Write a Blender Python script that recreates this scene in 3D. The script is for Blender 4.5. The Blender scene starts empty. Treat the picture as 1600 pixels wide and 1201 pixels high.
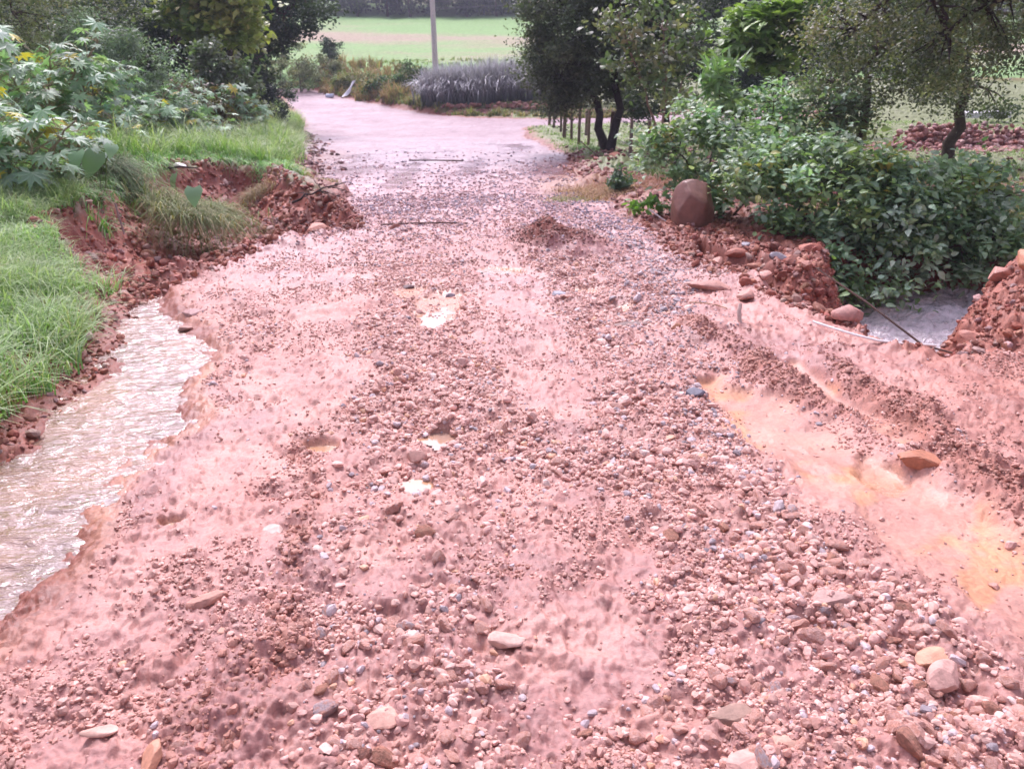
import bpy, math, random
import numpy as np
from mathutils import Vector

# ------------------------------------------------------------------ camera, world, sun
S = bpy.context.scene
COL = S.collection
CAMZ, PITCH, F = 1.9, math.radians(25.5), 1256.0
cam = bpy.data.cameras.new("camera"); camo = bpy.data.objects.new("camera", cam); COL.objects.link(camo)
cam.sensor_width = 36; cam.lens = 36*F/1600; cam.clip_end = 3000; cam.clip_start = 0.05
camo.location = (0, 0, CAMZ); camo.rotation_euler = (math.radians(90)-PITCH, 0, 0)
cam.dof.use_dof = True; cam.dof.focus_distance = 3.1; cam.dof.aperture_fstop = 5.6
S.camera = camo
SUN_EL, SUN_ROT = math.radians(50), math.radians(-14)
W = bpy.data.worlds.new("World"); S.world = W; W.use_nodes = True
wn = W.node_tree.nodes; wl = W.node_tree.links
bg = wn["Background"]; bg.inputs[1].default_value = 0.15
sky = wn.new("ShaderNodeTexSky"); sky.sky_type = 'NISHITA'; sky.sun_disc = False
sky.sun_elevation = SUN_EL; sky.sun_rotation = SUN_ROT; sky.air_density = 1.0; sky.dust_density = 6.0; sky.ozone_density = 1.0
hs = wn.new("ShaderNodeHueSaturation"); hs.inputs['Saturation'].default_value = 0.35
wl.new(sky.outputs[0], hs.inputs['Color'])
tint = wn.new("ShaderNodeMixRGB"); tint.blend_type = 'MULTIPLY'; tint.inputs[0].default_value = 1.0
tint.inputs[2].default_value = (1.0, 0.93, 1.18, 1)
wl.new(hs.outputs[0], tint.inputs[1]); wl.new(tint.outputs[0], bg.inputs[0])
sl = bpy.data.lights.new("sun", 'SUN'); sl.energy = 1.5; sl.angle = math.radians(15); sl.color = (1.0, 0.95, 0.92)
so = bpy.data.objects.new("sun", sl); COL.objects.link(so)
sd = Vector((math.sin(SUN_ROT)*math.cos(SUN_EL), math.cos(SUN_ROT)*math.cos(SUN_EL), math.sin(SUN_EL)))
so.rotation_euler = sd.to_track_quat('Z', 'Y').to_euler()
so.location = (0, 0, 30)
S.view_settings.view_transform = 'Standard'; S.view_settings.look = 'None'
S.view_settings.exposure = 0.9; S.view_settings.gamma = 1.0
S.render.engine = 'CYCLES'

# ------------------------------------------------------------------ maths helpers
rng = np.random.default_rng(7); random.seed(7)
def ss(a, b, x):
    t = np.clip((x-a)/(b-a), 0, 1); return t*t*(3-2*t)
def hsh(i, j, s):
    h = (i.astype(np.int64)*374761393 + j.astype(np.int64)*668265263 + s*974634777) & 0xffffffff
    h = ((h ^ (h >> 13))*1274126177) & 0xffffffff
    h = (h ^ (h >> 16)) & 0xffffff
    return h/16777216.0
def vn(x, y, s=0):
    xi = np.floor(x); yi = np.floor(y); fx = x-xi; fy = y-yi
    fx = fx*fx*(3-2*fx); fy = fy*fy*(3-2*fy)
    a = hsh(xi, yi, s); b = hsh(xi+1, yi, s); c = hsh(xi, yi+1, s); d = hsh(xi+1, yi+1, s)
    return (a*(1-fx)*(1-fy)+b*fx*(1-fy)+c*(1-fx)*fy+d*fx*fy)*2-1
def fbm(x, y, s=0, o=4, g=0.5):
    r = 0; a = 1
    for k in range(o):
        r = r+a*vn(x+17.3*k, y-9.1*k, s+k); x = x*2.03; y = y*2.03; a *= g
    return r
def worley(x, y, s=0):
    xi = np.floor(x); yi = np.floor(y); best = np.full(x.shape, 9.0); idv = np.zeros(x.shape)
    for a in (-1, 0, 1):
        for b in (-1, 0, 1):
            cx = xi+a; cy = yi+b
            px = cx+hsh(cx, cy, s); py = cy+hsh(cx, cy, s+51)
            d = (x-px)**2+(y-py)**2
            m = d < best
            best = np.where(m, d, best); idv = np.where(m, hsh(cx, cy, s+99), idv)
    return np.sqrt(best), idv
# base profile: the road falls gently away from the camera, levels out at the junction, then the field climbs
KY = np.array([-40, 0, 34, 46, 58, 64, 132, 260, 900.]); KZ = np.array([3.2, 0, -3.06, -3.62, -3.62, -3.0, 0.1, 14, 45.])
_yy = np.linspace(-40, 900, 9401); _zz = np.interp(_yy, KY, KZ)
_k = np.ones(31)/31; _zs = np.convolve(np.pad(_zz, 15, mode='edge'), _k, 'valid'); _zz = np.where((_yy > 20) & (_yy < 880), _zs, _zz)
def base(y): return np.interp(y, _yy, _zz)
_d = np.concatenate([np.linspace(0.4, 20, 6000), np.linspace(20, 300, 9000)])
def P(px, py, dz=0.0):
    """world point where the ground (raised by dz) is met by the line of sight through photo pixel px,py"""
    a = PITCH+math.atan((py-600.5)/F); t = math.tan(a)
    g = CAMZ-_d*t-(base(_d)+dz)
    i = int(np.argmax(g <= 0)) if (g <= 0).any() else len(_d)-1
    d = _d[i]; H = t*d
    zc = d*math.cos(PITCH)+H*math.sin(PITCH)
    return np.array([(px-800)/F*zc, d])
def PL(lst, dz=0.0): return np.array([P(a, b, dz) for a, b in lst])
def sdf(poly, x, y):
    n = len(poly); d = np.full(x.shape, 1e9); ins = np.zeros(x.shape, bool)
    for i in range(n):
        ax, ay = poly[i]; bx, by = poly[(i+1) % n]
        ex, ey = bx-ax, by-ay; wx = x-ax; wy = y-ay
        t = np.clip((wx*ex+wy*ey)/(ex*ex+ey*ey+1e-12), 0, 1)
        d = np.minimum(d, (wx-ex*t)**2+(wy-ey*t)**2)
        c = ((ay > y) != (by > y))
        xc = ax+(y-ay)*(ex)/(ey if abs(ey) > 1e-12 else 1e-12)
        ins ^= c & (x < xc)
    d = np.sqrt(d); return np.where(ins, -d, d)
def seg(poly, x, y):
    """distance to open polyline and the width interpolated along it (third column, metres)"""
    best = np.full(x.shape, 1e9); w = np.ones(x.shape)
    for i in range(len(poly)-1):
        ax, ay, aw = poly[i]; bx, by, bw = poly[i+1]
        ex, ey = bx-ax, by-ay
        t = np.clip(((x-ax)*ex+(y-ay)*ey)/(ex*ex+ey*ey+1e-12), 0, 1)
        d = np.hypot(x-ax-ex*t, y-ay-ey*t); m = d < best
        best = np.where(m, d, best); w = np.where(m, aw+(bw-aw)*t, w)
    return best, w
def LW(lst): return [(*P(a, b), c) for a, b, c in lst]

# ------------------------------------------------------------------ layout outlines (photo pixels dropped on the ground)
ROAD = PL([(-900, 1500), (-500, 1300), (0, 1010), (150, 850), (200, 740), (290, 640), (335, 545), (280, 458), (350, 408), (460, 370), (560, 350),
           (545, 300), (495, 285), (500, 262), (468, 240), (478, 190), (455, 165), (438, 141)] )
ROAD = np.vstack([ROAD, [[-24, 62]], [[-22, 64.5]], PL([(478, 136), (560, 158), (640, 174), (730, 184), (850, 187)]), [[15, 47.3]], [[15, 43]],
        PL([(880, 196), (815, 201), (822, 215), (880, 243), (900, 285), (950, 320), (1020, 360), (1080, 415), (1240, 440), (1340, 520), (1420, 552), (1500, 548), (1600, 560), (2300, 700), (3000, 1500)])])
STREAM = PL([(195, 458), (272, 455), (300, 500), (335, 545), (300, 640), (205, 740), (150, 850), (0, 1010), (-400, 1300), (-900, 1300), (-300, 800), (0, 700), (60, 625), (120, 575), (165, 500)])
GULLY = PL([(140, 470), (215, 458), (270, 440), (350, 402), (460, 366), (545, 356), (530, 338), (450, 318), (420, 296), (340, 300), (235, 330), (185, 370), (100, 420)])
PIT = np.array([(3.0, 6.9), (3.05, 6.3), (3.15, 5.92), (3.4, 5.72), (3.68, 5.85), (3.95, 6.3), (4.4, 7.0), (5.2, 7.9), (6.6, 8.6), (9, 9.2), (12, 9.6), (12, 11.5), (8, 11.0), (6, 10.9), (4.6, 10.6), (3.9, 9.6), (3.3, 8.3)])
DITCH = LW([(1085, 372, .08), (1125, 392, .26), (1200, 420, .35), (1290, 462, .4), (1345, 480, .5)])
RIDGE = LW([(1090, 515, .16), (1180, 570, .2), (1270, 625, .2), (1385, 668, .12)])
RIDGE2 = LW([(1285, 560, .16), (1370, 620, .24), (1450, 700, .3), (1560, 760, .35), (1700, 860, .4)])
SILT = LW([(1130, 585, .12), (1200, 640, .26), (1320, 730, .36), (1440, 830, .36), (1600, 930, .4), (1900, 1100, .5)])
SILT2 = LW([(1230, 560, .08), (1330, 640, .12), (1420, 700, .1)])
MOUND = P(868, 392)
GB = [LW(l) for l in (
    [(640, 330, 1.2), (650, 430, .5), (660, 600, .35), (660, 740, .28), (600, 860, .36), (590, 1000, .36), (620, 1260, .42)],
    [(860, 330, 1.0), (960, 430, .7), (1020, 560, .5), (1060, 700, .42), (1130, 800, .36), (1260, 900, .3), (1420, 1040, .36), (1600, 1150, .5)],
    [(820, 700, .28), (980, 740, .22), (1060, 800, .15), (1220, 1120, .2), (1150, 1250, .4)],
    [(700, 560, .3), (780, 680, .35), (800, 760, .25), (760, 850, .12)],
    [(330, 470, .3), (400, 520, .3), (330, 600, .1)])]
GBW = [1.0, 1.0, .8, .7, .5]
LUMP = LW([(480, 690, .08), (450, 800, .09), (440, 900, .12), (420, 980, .12), (370, 1120, .14), (340, 1230, .14)])
PUD = [(640, 456, 24, 9), (683, 478, 34, 24), (500, 697, 24, 8), (655, 752, 24, 7), (265, 816, 16, 8), (690, 682, 22, 9),
       (785, 421, 36, 5), (1375, 735, 30, 26), (915, 453, 24, 5), (968, 478, 22, 4), ]
TRK = [(640, 262, .30, 2.6), (735, 262, .32, 2.6), (625, 285, .24, 2), (545, 268, .9, 1), (868, 266, .6, 1), (812, 229, .6, 1.1), (500, 285, .5, .8)]
PUDW = []
for a, b, rx, ry in PUD:
    c = P(a, b); r1 = P(a+rx, b); r2 = P(a, b+ry)
    PUDW.append((c[0], c[1], abs(r1[0]-c[0]), abs(c[1]-r2[1])))
def warp(x, y, a=0.12, f=1.6, s=5): return x+a*fbm(x*f, y*f, s, 3), y+a*fbm(x*f+40, y*f, s+7, 3)

def gravel_density(x, y):
    g = np.zeros(x.shape)
    wx, wy = warp(x, y, .10, 2.0, 21)
    for l, wt in zip(GB, GBW):
        d, w = seg(l, wx, wy); g = np.maximum(g, wt*ss(1.45, .7, d/w))
    g = np.maximum(g, .75*ss(7.5, 12, y)*ss(24, 14, y))
    g *= ss(-.9, .5, fbm(x*1.3, y*1.3, 77, 3))*.75+.35
    d, w = seg(SILT, wx, wy); g *= ss(.5, 1.2, d/w)
    return g

def surf(x, y, detail=True):
    """ground height and masks"""
    wx, wy = warp(x, y)
    far = y > 30
    z = base(y)
    dr = sdf(ROAD, wx, wy)
    ds = sdf(STREAM, wx, wy)
    out = np.clip(np.where(x < 0, np.minimum(dr, ds-.08), dr), 0, None)
    left = (x < 0)
    z = z+np.where(left & (y < 34), 0.16*ss(0, .25, out)+0.30*ss(0.2, 1.3, out)+0.5*ss(1.5, 6, out), 0)*ss(36, 26, y)
    z = z+np.where(~left, 0.10*ss(0, .8, out)*ss(12, 14, y)*ss(41, 37, y), 0)
    z = z+(0.35*ss(0, 1.0, out)+.3*ss(1, 4, out))*ss(75, 60, y)*np.where(out < 2.5, y > 45.5, ss(40, 50, y))
    z = z+0.10*fbm(x*.25, y*.25, 3, 2)*ss(0, 2, out)
    # washed-out hollow on the left
    dg = sdf(GULLY, *warp(x, y, .13, .8, 31))
    z = z-.95*(.45*ss(0.05, -.30, dg)+.55*ss(-.1, -1.0, dg))*(0.9+.15*fbm(x*1.5, y*1.5, 8, 2))
    # creek hollow on the right
    dp = sdf(PIT, *warp(x, y, .18, 1.2, 41))
    z = z-1.55*(.4*ss(0.12, -.30, dp)+.6*ss(-.1, -.95, dp))
    dd, dw = seg(DITCH, wx, wy)
    z = z-.42*ss(1.1, .1, dd/dw)
    # dirt mound right of the creek
    for cx, cy, r, h in ((4.7, 6.1, .62, .50), (5.3, 6.7, .9, .75), (6.6, 7.2, 1.2, .8), (MOUND[0], MOUND[1], .66, .36), (*P(500, 350), .55, .17), (*P(440, 385), .6, .12), (*P(560, 330), .5, .05), (*P(1200, 436), .5, .10), (*P(1085, 352), .5, .05), (*P(960, 268), 1.0, .25), (*P(930, 290), .9, .18)):
        q = ((x-cx)/r)**2+((y-cy)/(r*(.75 if h < .3 else 1)))**2
        z = z+h*np.exp(-q*1.4)*(1+.3*fbm(x*3, y*3, 61, 3))
    d1, w1 = seg(RIDGE, wx, wy); d2, w2 = seg(RIDGE2, wx, wy)
    rid = np.maximum(ss(1.2, .2, d1/w1), ss(1.2, .1, d2/w2))
    z = z+.055*rid
    d3, w3 = seg(SILT, wx, wy); d4, w4 = seg(SILT2, wx, wy)
    silt = np.maximum(ss(1.25, .35, d3/w3+.25*fbm(x*4, y*4, 212, 3)), ss(1.2, .5, d4/w4))
    z = z-.045*silt
    z = z-.15*ss(.10, -.50, ds)
    pud = np.zeros(x.shape)
    for cx, cy, rx, ry in PUDW:
        m = (np.abs(x-cx) < rx*3+.3) & (np.abs(y-cy) < ry*3+.3)
        if m.any():
            xx = x[m]; yy = y[m]
            q = np.sqrt(((xx-cx)/rx)**2+((yy-cy)/ry)**2)+.35*fbm(xx*7, yy*7, 91, 3)
            pud[m] = np.maximum(pud[m], ss(1.5, .8, q))
    z = z-.036*pud
    trk = np.zeros(x.shape)
    for a_, b_, r_, l_ in TRK:
        c_ = P(a_, b_); trk = trk+np.exp(-((x-c_[0]-(y-c_[1])*.02)/r_)**2-((y-c_[1])/l_)**2)
    trk = np.clip(trk, 0, 1)
    # wheel ruts running down the road
    inr = ss(.1, -.5, dr)*(y < 30)
    ctr = np.interp(y, [0, 3, 6, 10, 20, 30], [.25, .22, .1, 0, -.55, -1.3])
    for o in (-.85, .75):
        q = (x-ctr-o)/.22
        z = z-.022*np.exp(-q*q)*inr*(.6+.5*vn(y*.9, x*0+o*3, 3))
    g = gravel_density(x, y)*ss(.05, -.15, dr)
    dl, lw = seg(LUMP, wx, wy); lump = ss(1.4, .2, dl/lw)
    if detail:
        bare = ss(.1, -.1, np.minimum(dr, np.minimum(dg, dp)))
        fl = 1-.9*np.maximum(np.maximum(silt*.8, pud), trk*.9)
        st = ss(.0, -.15, ds)
        z = z+.030*fbm(x*1.1, y*1.1, 12, 3)*(1-st)
        rough = (.015+.010*rid*2.0+.008*lump+.009*g+.03*(out > .05))*fl
        z = z+rough*fbm(x*9, y*9, 14, 4, .6)
        n1 = fbm(x*2.2, y*2.2, 18, 3)
        # clods and trodden lumps: only here and there
        w, i = worley(x*13, y*13, 4)
        cl = np.clip(.52-w, 0, 1)*(i > .45)
        cm = np.clip(ss(.0, .7, n1)*.8+g*.9+rid*1.3+lump*1.2, 0, 1.5)*fl
        z = z+.017*cl*cm
        w, i = worley(x*27+3, y*27, 24)
        cm2 = np.clip(ss(-.3, .5, fbm(x*3.1, y*3.1, 19, 2))*.7+g+rid+lump, 0, 1.5)*fl
        z = z+.016*np.clip(.5-w, 0, 1)*(i > .3)*cm2*ss(16, 8, y)
        # stepped, torn mud film
        t = fbm(x*6.5+.6*y, y*4.0, 44, 4, .55)
        z = z+.013*ss(.02, .08, t)*fl*ss(18, 9, y)+.010*ss(.40, .45, t)*fl-.010*ss(.05, .0, np.abs(fbm(x*3.3, y*2.2, 47, 4, .6)))*fl*ss(14, 8, y)
        z = z+.0045*(1-2*np.abs(fbm(x*24, y*24, 49, 2)))*fl*ss(7, 4, y)
        # torn banks
        torn = np.maximum(np.exp(-(dg/.35)**2), np.exp(-(dp/.4)**2))
        z = z+.05*torn*fbm(x*5, y*5, 54, 4, .6)
        w, i = worley(x*6, y*6, 64)
        z = z+.03*np.clip(.5-w, 0, 1)*torn
    return z, dict(dr=dr, dg=dg, dp=dp, ds=ds, silt=silt, pud=pud, g=g, rid=rid, lump=lump, trk=trk)
def hz(x, y): return surf(np.atleast_1d(np.asarray(x, float)), np.atleast_1d(np.asarray(y, float)), False)[0]
def hz1(x, y): return float(hz(x, y)[0])
def G(px, py):
    p = P(px, py); return Vector((p[0], p[1], hz1(p[0], p[1])))

# ------------------------------------------------------------------ mesh builders
class MB:
    def __init__(s): s.v = []; s.f = {}; s.c = []; s.n = 0
    def add(s, v, f, c=None):
        v = np.asarray(v, np.float32).reshape(-1, 3); f = np.asarray(f, np.int64)
        s.v.append(v); s.f.setdefault(f.shape[1], []).append(f+s.n); s.n += len(v)
        if c is None: c = (1, 1, 1)
        c = np.asarray(c, np.float32)
        if c.ndim == 1: c = np.tile(c[:3], (len(v), 1))
        s.c.append(c[:, :3])
    def build(s, name, mat, parent=None, smooth=True, origin=None, loc=None):
        v = np.concatenate(s.v); c = np.concatenate(s.c)
        if origin is not None: v = v-np.asarray(origin, np.float32)
        me = bpy.data.meshes.new(name); me.vertices.add(len(v)); me.vertices.foreach_set('co', v.ravel())
        idx = []; st = []; tot = 0
        for k, fl in s.f.items():
            a = np.concatenate(fl); idx.append(a.ravel()); st.append(tot+np.arange(len(a))*k); tot += a.size
        idx = np.concatenate(idx).astype(np.int32); st = np.concatenate(st).astype(np.int32)
        me.loops.add(len(idx)); me.loops.foreach_set('vertex_index', idx)
        me.polygons.add(len(st)); me.polygons.foreach_set('loop_start', st)
        me.update(calc_edges=True)
        at = me.color_attributes.new('col', 'FLOAT_COLOR', 'POINT')
        at.data.foreach_set('color', np.hstack([c, np.ones((len(c), 1), np.float32)]).ravel().astype(np.float32))
        me.polygons.foreach_set('use_smooth', np.full(len(st), smooth)); me.update()
        me.materials.append(mat)
        o = bpy.data.objects.new(name, me); COL.objects.link(o)
        if parent is not None: o.parent = parent
        if origin is not None and parent is None: o.location = tuple(float(t) for t in origin)
        if loc is not None: o.location = tuple(float(t) for t in loc)
        return o
def tag(o, label=None, cat=None, group=None, kind=None):
    if label: o['label'] = label
    if cat: o['category'] = cat
    if group: o['group'] = group
    if kind: o['kind'] = kind
    return o
def empty(name, loc, label, cat, group=None):
    o = bpy.data.objects.new(name, None); COL.objects.link(o); o.location = loc; o.empty_display_size = .2
    return tag(o, label, cat, group)
def tube(mb, pts, rad, n=6, col=(1, 1, 1), cap=True):
    pts = np.asarray(pts, float); k = len(pts); rad = np.broadcast_to(np.asarray(rad, float), (k,))
    t = np.gradient(pts, axis=0); t /= np.linalg.norm(t, axis=1)[:, None]+1e-9
    ref = np.array([0, 0, 1.]) if abs(t[:, 2]).mean() < .8 else np.array([1., 0, 0])
    u = np.cross(t, ref); u /= np.linalg.norm(u, axis=1)[:, None]+1e-9; w = np.cross(t, u)
    a = np.arange(n)*2*math.pi/n
    v = pts[:, None]+rad[:, None, None]*(np.cos(a)[None, :, None]*u[:, None]+np.sin(a)[None, :, None]*w[:, None])
    i = np.arange(k-1)[:, None]*n; j = np.arange(n)[None]
    f = np.stack([i+j, i+(j+1) % n, i+n+(j+1) % n, i+n+j], -1).reshape(-1, 4)
    mb.add(v.reshape(-1, 3), f, col)
    if cap:
        for e in (0, k-1):
            vv = np.vstack([v[e], pts[e:e+1]]); ff = np.stack([np.arange(n), (np.arange(n)+1) % n, np.full(n, n)], 1)
            mb.add(vv, ff, col)
def frames(nrm, spin):
    nrm = nrm/(np.linalg.norm(nrm, axis=1)[:, None]+1e-9)
    r = np.where(np.abs(nrm[:, 2:3]) < .95, np.array([[0, 0, 1.]]), np.array([[1., 0, 0]]))
    u = np.cross(r, nrm); u /= np.linalg.norm(u, axis=1)[:, None]+1e-9; w = np.cross(nrm, u)
    c = np.cos(spin)[:, None]; s_ = np.sin(spin)[:, None]
    return u*c+w*s_, -u*s_+w*c, nrm
def place(mb, tv, tf, pos, nrm, spin, size, col):
    """stamp the template tv,tf (x along the leaf, z up) at every pos"""
    X, Y, Z = frames(nrm, spin); n = len(pos); size = np.broadcast_to(np.asarray(size, float), (n,))
    v = pos[:, None]+size[:, None, None]*(tv[None, :, 0:1]*X[:, None]+tv[None, :, 1:2]*Y[:, None]+tv[None, :, 2:3]*Z[:, None])
    k = len(tv); f = (tf[None]+np.arange(n)[:, None, None]*k).reshape(-1, tf.shape[1])
    mb.add(v.reshape(-1, 3), f, np.repeat(col, k, 0))
# leaf outlines
L_OVAL = (np.array([[0, 0, 0], [.35, .24, .06], [.75, .2, .03], [1.05, 0, -.1], [.75, -.2, .03], [.35, -.24, .06]]), np.array([[0, 1, 5], [1, 2, 5], [2, 4, 5], [2, 3, 4]]))
L_OVATE = (np.array([[0, 0, 0], [.25, .27, .05], [.6, .25, .04], [1.08, 0, -.16], [.6, -.25, .04], [.25, -.27, .05], [.5, 0, .0]]), np.array([[6, 0, 1], [6, 1, 2], [6, 2, 3], [6, 3, 4], [6, 4, 5], [6, 5, 0]]))
L_NARROW = (np.array([[0, 0, 0], [.4, .11, .02], [1.1, 0, -.12], [.4, -.11, .02]]), np.array([[0, 1, 3], [1, 2, 3]]))
L_HEART = (np.array([[.05, 0, 0], [-.12, .3, -.02], [.2, .46, .04], [.62, .33, .02], [1.1, 0, -.16], [.62, -.33, .02], [.2, -.46, .04], [-.12, -.3, -.02], [.5, 0, .07]]),
           np.array([[8, 0, 1], [8, 1, 2], [8, 2, 3], [8, 3, 4], [8, 4, 5], [8, 5, 6], [8, 6, 7], [8, 7, 0]]))
def palm(nl=7, spread=2.5, notch=.42):
    v = [[0, 0, .03]]; m = nl*2+1
    for i in range(m):
        a = -spread+2*spread*i/(m-1); r = (.98-.22*abs(a)/spread) if i % 2 else notch
        v.append([r*math.cos(a), r*math.sin(a), -.16*r*r if i % 2 else .0])
    return np.array(v), np.array([[0, i, i+1] for i in range(1, m)])
L_PALM = palm(); L_LOBE3 = palm(5, 2.1, .58)
def blades(mb, pos, ht, wd, bend, col, tip=None, segs=4, droop=.5):
    n = len(pos); a = rng.uniform(0, 2*math.pi, n); ht = ht*rng.uniform(.55, 1.2, n); bend = bend*rng.uniform(.3, 1.3, n)
    t = np.linspace(0, 1, segs+1); dx = np.cos(a); dy = np.sin(a)
    out = (t[None]**1.8)*bend[:, None]*ht[:, None]
    up = ht[:, None]*(t[None]-droop*bend[:, None]*t[None]**3)
    cx = pos[:, 0:1]+dx[:, None]*out; cy = pos[:, 1:2]+dy[:, None]*out; cz = pos[:, 2:3]+up
    b = a+math.pi/2+rng.normal(0, .4, n); w = wd*rng.uniform(.6, 1.3, n)[:, None]*(1-t[None]**1.5*.93)
    L = np.stack([cx-np.cos(b)[:, None]*w, cy-np.sin(b)[:, None]*w, cz], -1); R = np.stack([cx+np.cos(b)[:, None]*w, cy+np.sin(b)[:, None]*w, cz], -1)
    v = np.stack([L, R], 2).reshape(n, -1, 3); k = v.shape[1]
    f1 = np.array([[2*i, 2*i+1, 2*i+3, 2*i+2] for i in range(segs)])
    f = (f1[None]+np.arange(n)[:, None, None]*k).reshape(-1, 4)
    c = np.repeat(col[:, None], k, 1)
    if tip is not None:
        tt = np.repeat(t, 2)[None, :, None]**1.1; c = c*(1-tt)+np.asarray(tip)[None, None]*tt*rng.uniform(.6, 1.2, (n, 1, 1))
    mb.add(v.reshape(-1, 3), f, c.reshape(-1, 3))
def palette(n, cols, var=.25, w=None):
    cols = np.asarray(cols, float); i = rng.choice(len(cols), n, p=w)
    return cols[i]*rng.uniform(1-var, 1+var, (n, 1))*rng.uniform(.92, 1.08, (n, 3))
def ico(sub):
    p = (1+5**.5)/2
    v = [(-1, p, 0), (1, p, 0), (-1, -p, 0), (1, -p, 0), (0, -1, p), (0, 1, p), (0, -1, -p), (0, 1, -p), (p, 0, -1), (p, 0, 1), (-p, 0, -1), (-p, 0, 1)]
    f = [(0, 11, 5), (0, 5, 1), (0, 1, 7), (0, 7, 10), (0, 10, 11), (1, 5, 9), (5, 11, 4), (11, 10, 2), (10, 7, 6), (7, 1, 8), (3, 9, 4), (3, 4, 2), (3, 2, 6), (3, 6, 8), (3, 8, 9), (4, 9, 5), (2, 4, 11), (6, 2, 10), (8, 6, 7), (9, 8, 1)]
    v = [tuple(np.array(a)/np.linalg.norm(a)) for a in v]
    for _ in range(sub):
        m = {}; nf = []
        def mid(a, b):
            k = (min(a, b), max(a, b))
            if k not in m:
                q = np.array(v[a])+np.array(v[b]); v.append(tuple(q/np.linalg.norm(q))); m[k] = len(v)-1
            return m[k]
        for a, b, c in f:
            x, y, z = mid(a, b), mid(b, c), mid(c, a); nf += [(a, x, z), (b, y, x), (c, z, y), (x, y, z)]
        f = nf
    return np.array(v), np.array(f)
def rock(sub, seed, planes=11, rough=.03, rnd=.35, soft=False):
    """an angular stone: a ball cut by random planes"""
    r = np.random.default_rng(seed); v, f = ico(sub)
    n = r.normal(size=(planes, 3)); n /= np.linalg.norm(n, axis=1)[:, None]; d = r.uniform(.58, .95, planes)
    q = v@n.T; q = np.where(q > .12, d[None]/np.maximum(q, .12), 9.); m = np.minimum(q.min(1), 1.15)
    m = m*(1-rnd)+rnd*.85
    if soft: m = (1/(q**-16).sum(1))**(1/16)*1.05
    m = m+rough*r.normal(size=len(v))*.5
    return v*m[:, None]*np.array([1.12, .92, .72]), f

# ------------------------------------------------------------------ materials
def mat(name): m = bpy.data.materials.new(name); m.use_nodes = True; nt = m.node_tree; return m, nt, nt.nodes, nt.links, nt.nodes['Principled BSDF']
def noise(nt, scale, det=6, rough=.6, vec=None, dist=0):
    n = nt.nodes.new('ShaderNodeTexNoise'); n.inputs['Scale'].default_value = scale; n.inputs['Detail'].default_value = det
    n.inputs['Roughness'].default_value = rough; n.inputs['Distortion'].default_value = dist
    if vec: nt.links.new(vec, n.inputs['Vector'])
    return n
def ramp(nt, src, stops):
    r = nt.nodes.new('ShaderNodeValToRGB'); e = r.color_ramp.elements
    while len(e) < len(stops): e.new(.5)
    for q, (p, c) in zip(e, stops): q.position = p; q.color = (*c, 1)
    nt.links.new(src, r.inputs[0]); return r
def mix(nt, a, b, f, mode='MIX'):
    m = nt.nodes.new('ShaderNodeMixRGB'); m.blend_type = mode
    for s_, i in ((f, 0), (a, 1), (b, 2)):
        if isinstance(s_, (int, float)): m.inputs[i].default_value = s_
        elif isinstance(s_, tuple): m.inputs[i].default_value = (*s_, 1)
        else: nt.links.new(s_, m.inputs[i])
    return m.outputs[0]
def bump(nt, h, strength, dist, prev=None):
    b = nt.nodes.new('ShaderNodeBump'); b.inputs['Strength'].default_value = strength; b.inputs['Distance'].default_value = dist
    nt.links.new(h, b.inputs['Height'])
    if prev: nt.links.new(prev, b.inputs['Normal'])
    return b.outputs[0]
def mr(nt, src, a, b, c, d):
    m = nt.nodes.new('ShaderNodeMapRange'); nt.links.new(src, m.inputs[0])
    for i, v in enumerate((a, b, c, d)): m.inputs[i+1].default_value = v
    return m.outputs[0]
def attr(nt, n='col'): a = nt.nodes.new('ShaderNodeAttribute'); a.attribute_name = n; return a
def geo(nt): return nt.nodes.new('ShaderNodeTexCoord').outputs['Object']
def earth(name, wetmul=1.0, spec=.5):
    """soil: the colour attribute carries the soil colour, fine grain and wet sheen come from noise"""
    m, nt, N, Lk, b = mat(name); o = geo(nt); a = attr(nt); a2 = attr(nt, 'wet')
    n1 = noise(nt, 45, 8, .7, o); n2 = noise(nt, 3.0, 5, .6, o); n3 = noise(nt, 220, 3, .6, o)
    c = mix(nt, a.outputs['Color'], ramp(nt, n1.outputs[0], [(.3, (.62, .6, .6)), (.7, (1.3, 1.3, 1.3))]).outputs[0], .8, 'MULTIPLY')
    c = mix(nt, c, ramp(nt, n2.outputs[0], [(.35, (.82, .78, .8)), (.65, (1.15, 1.15, 1.12))]).outputs[0], .8, 'MULTIPLY')
    Lk.new(c, b.inputs['Base Color'])
    r = N.new('ShaderNodeMath'); r.operation = 'SUBTRACT'
    Lk.new(mr(nt, n1.outputs[0], .3, .7, .48, .76), r.inputs[0]); Lk.new(a2.outputs['Fac'], r.inputs[1]); r.use_clamp = True
    r2 = N.new('ShaderNodeMath'); r2.operation = 'MAXIMUM'; r2.inputs[1].default_value = .06; Lk.new(r.outputs[0], r2.inputs[0])
    Lk.new(r2.outputs[0], b.inputs['Roughness']); b.inputs['Specular IOR Level'].default_value = spec
    h = bump(nt, n1.outputs[0], .55, .010); h = bump(nt, n3.outputs[0], .35, .003, h); Lk.new(h, b.inputs['Normal'])
    return m
M_EARTH = earth('earth', spec=.45); M_BANK = earth('bank_earth', spec=.3)
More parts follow.
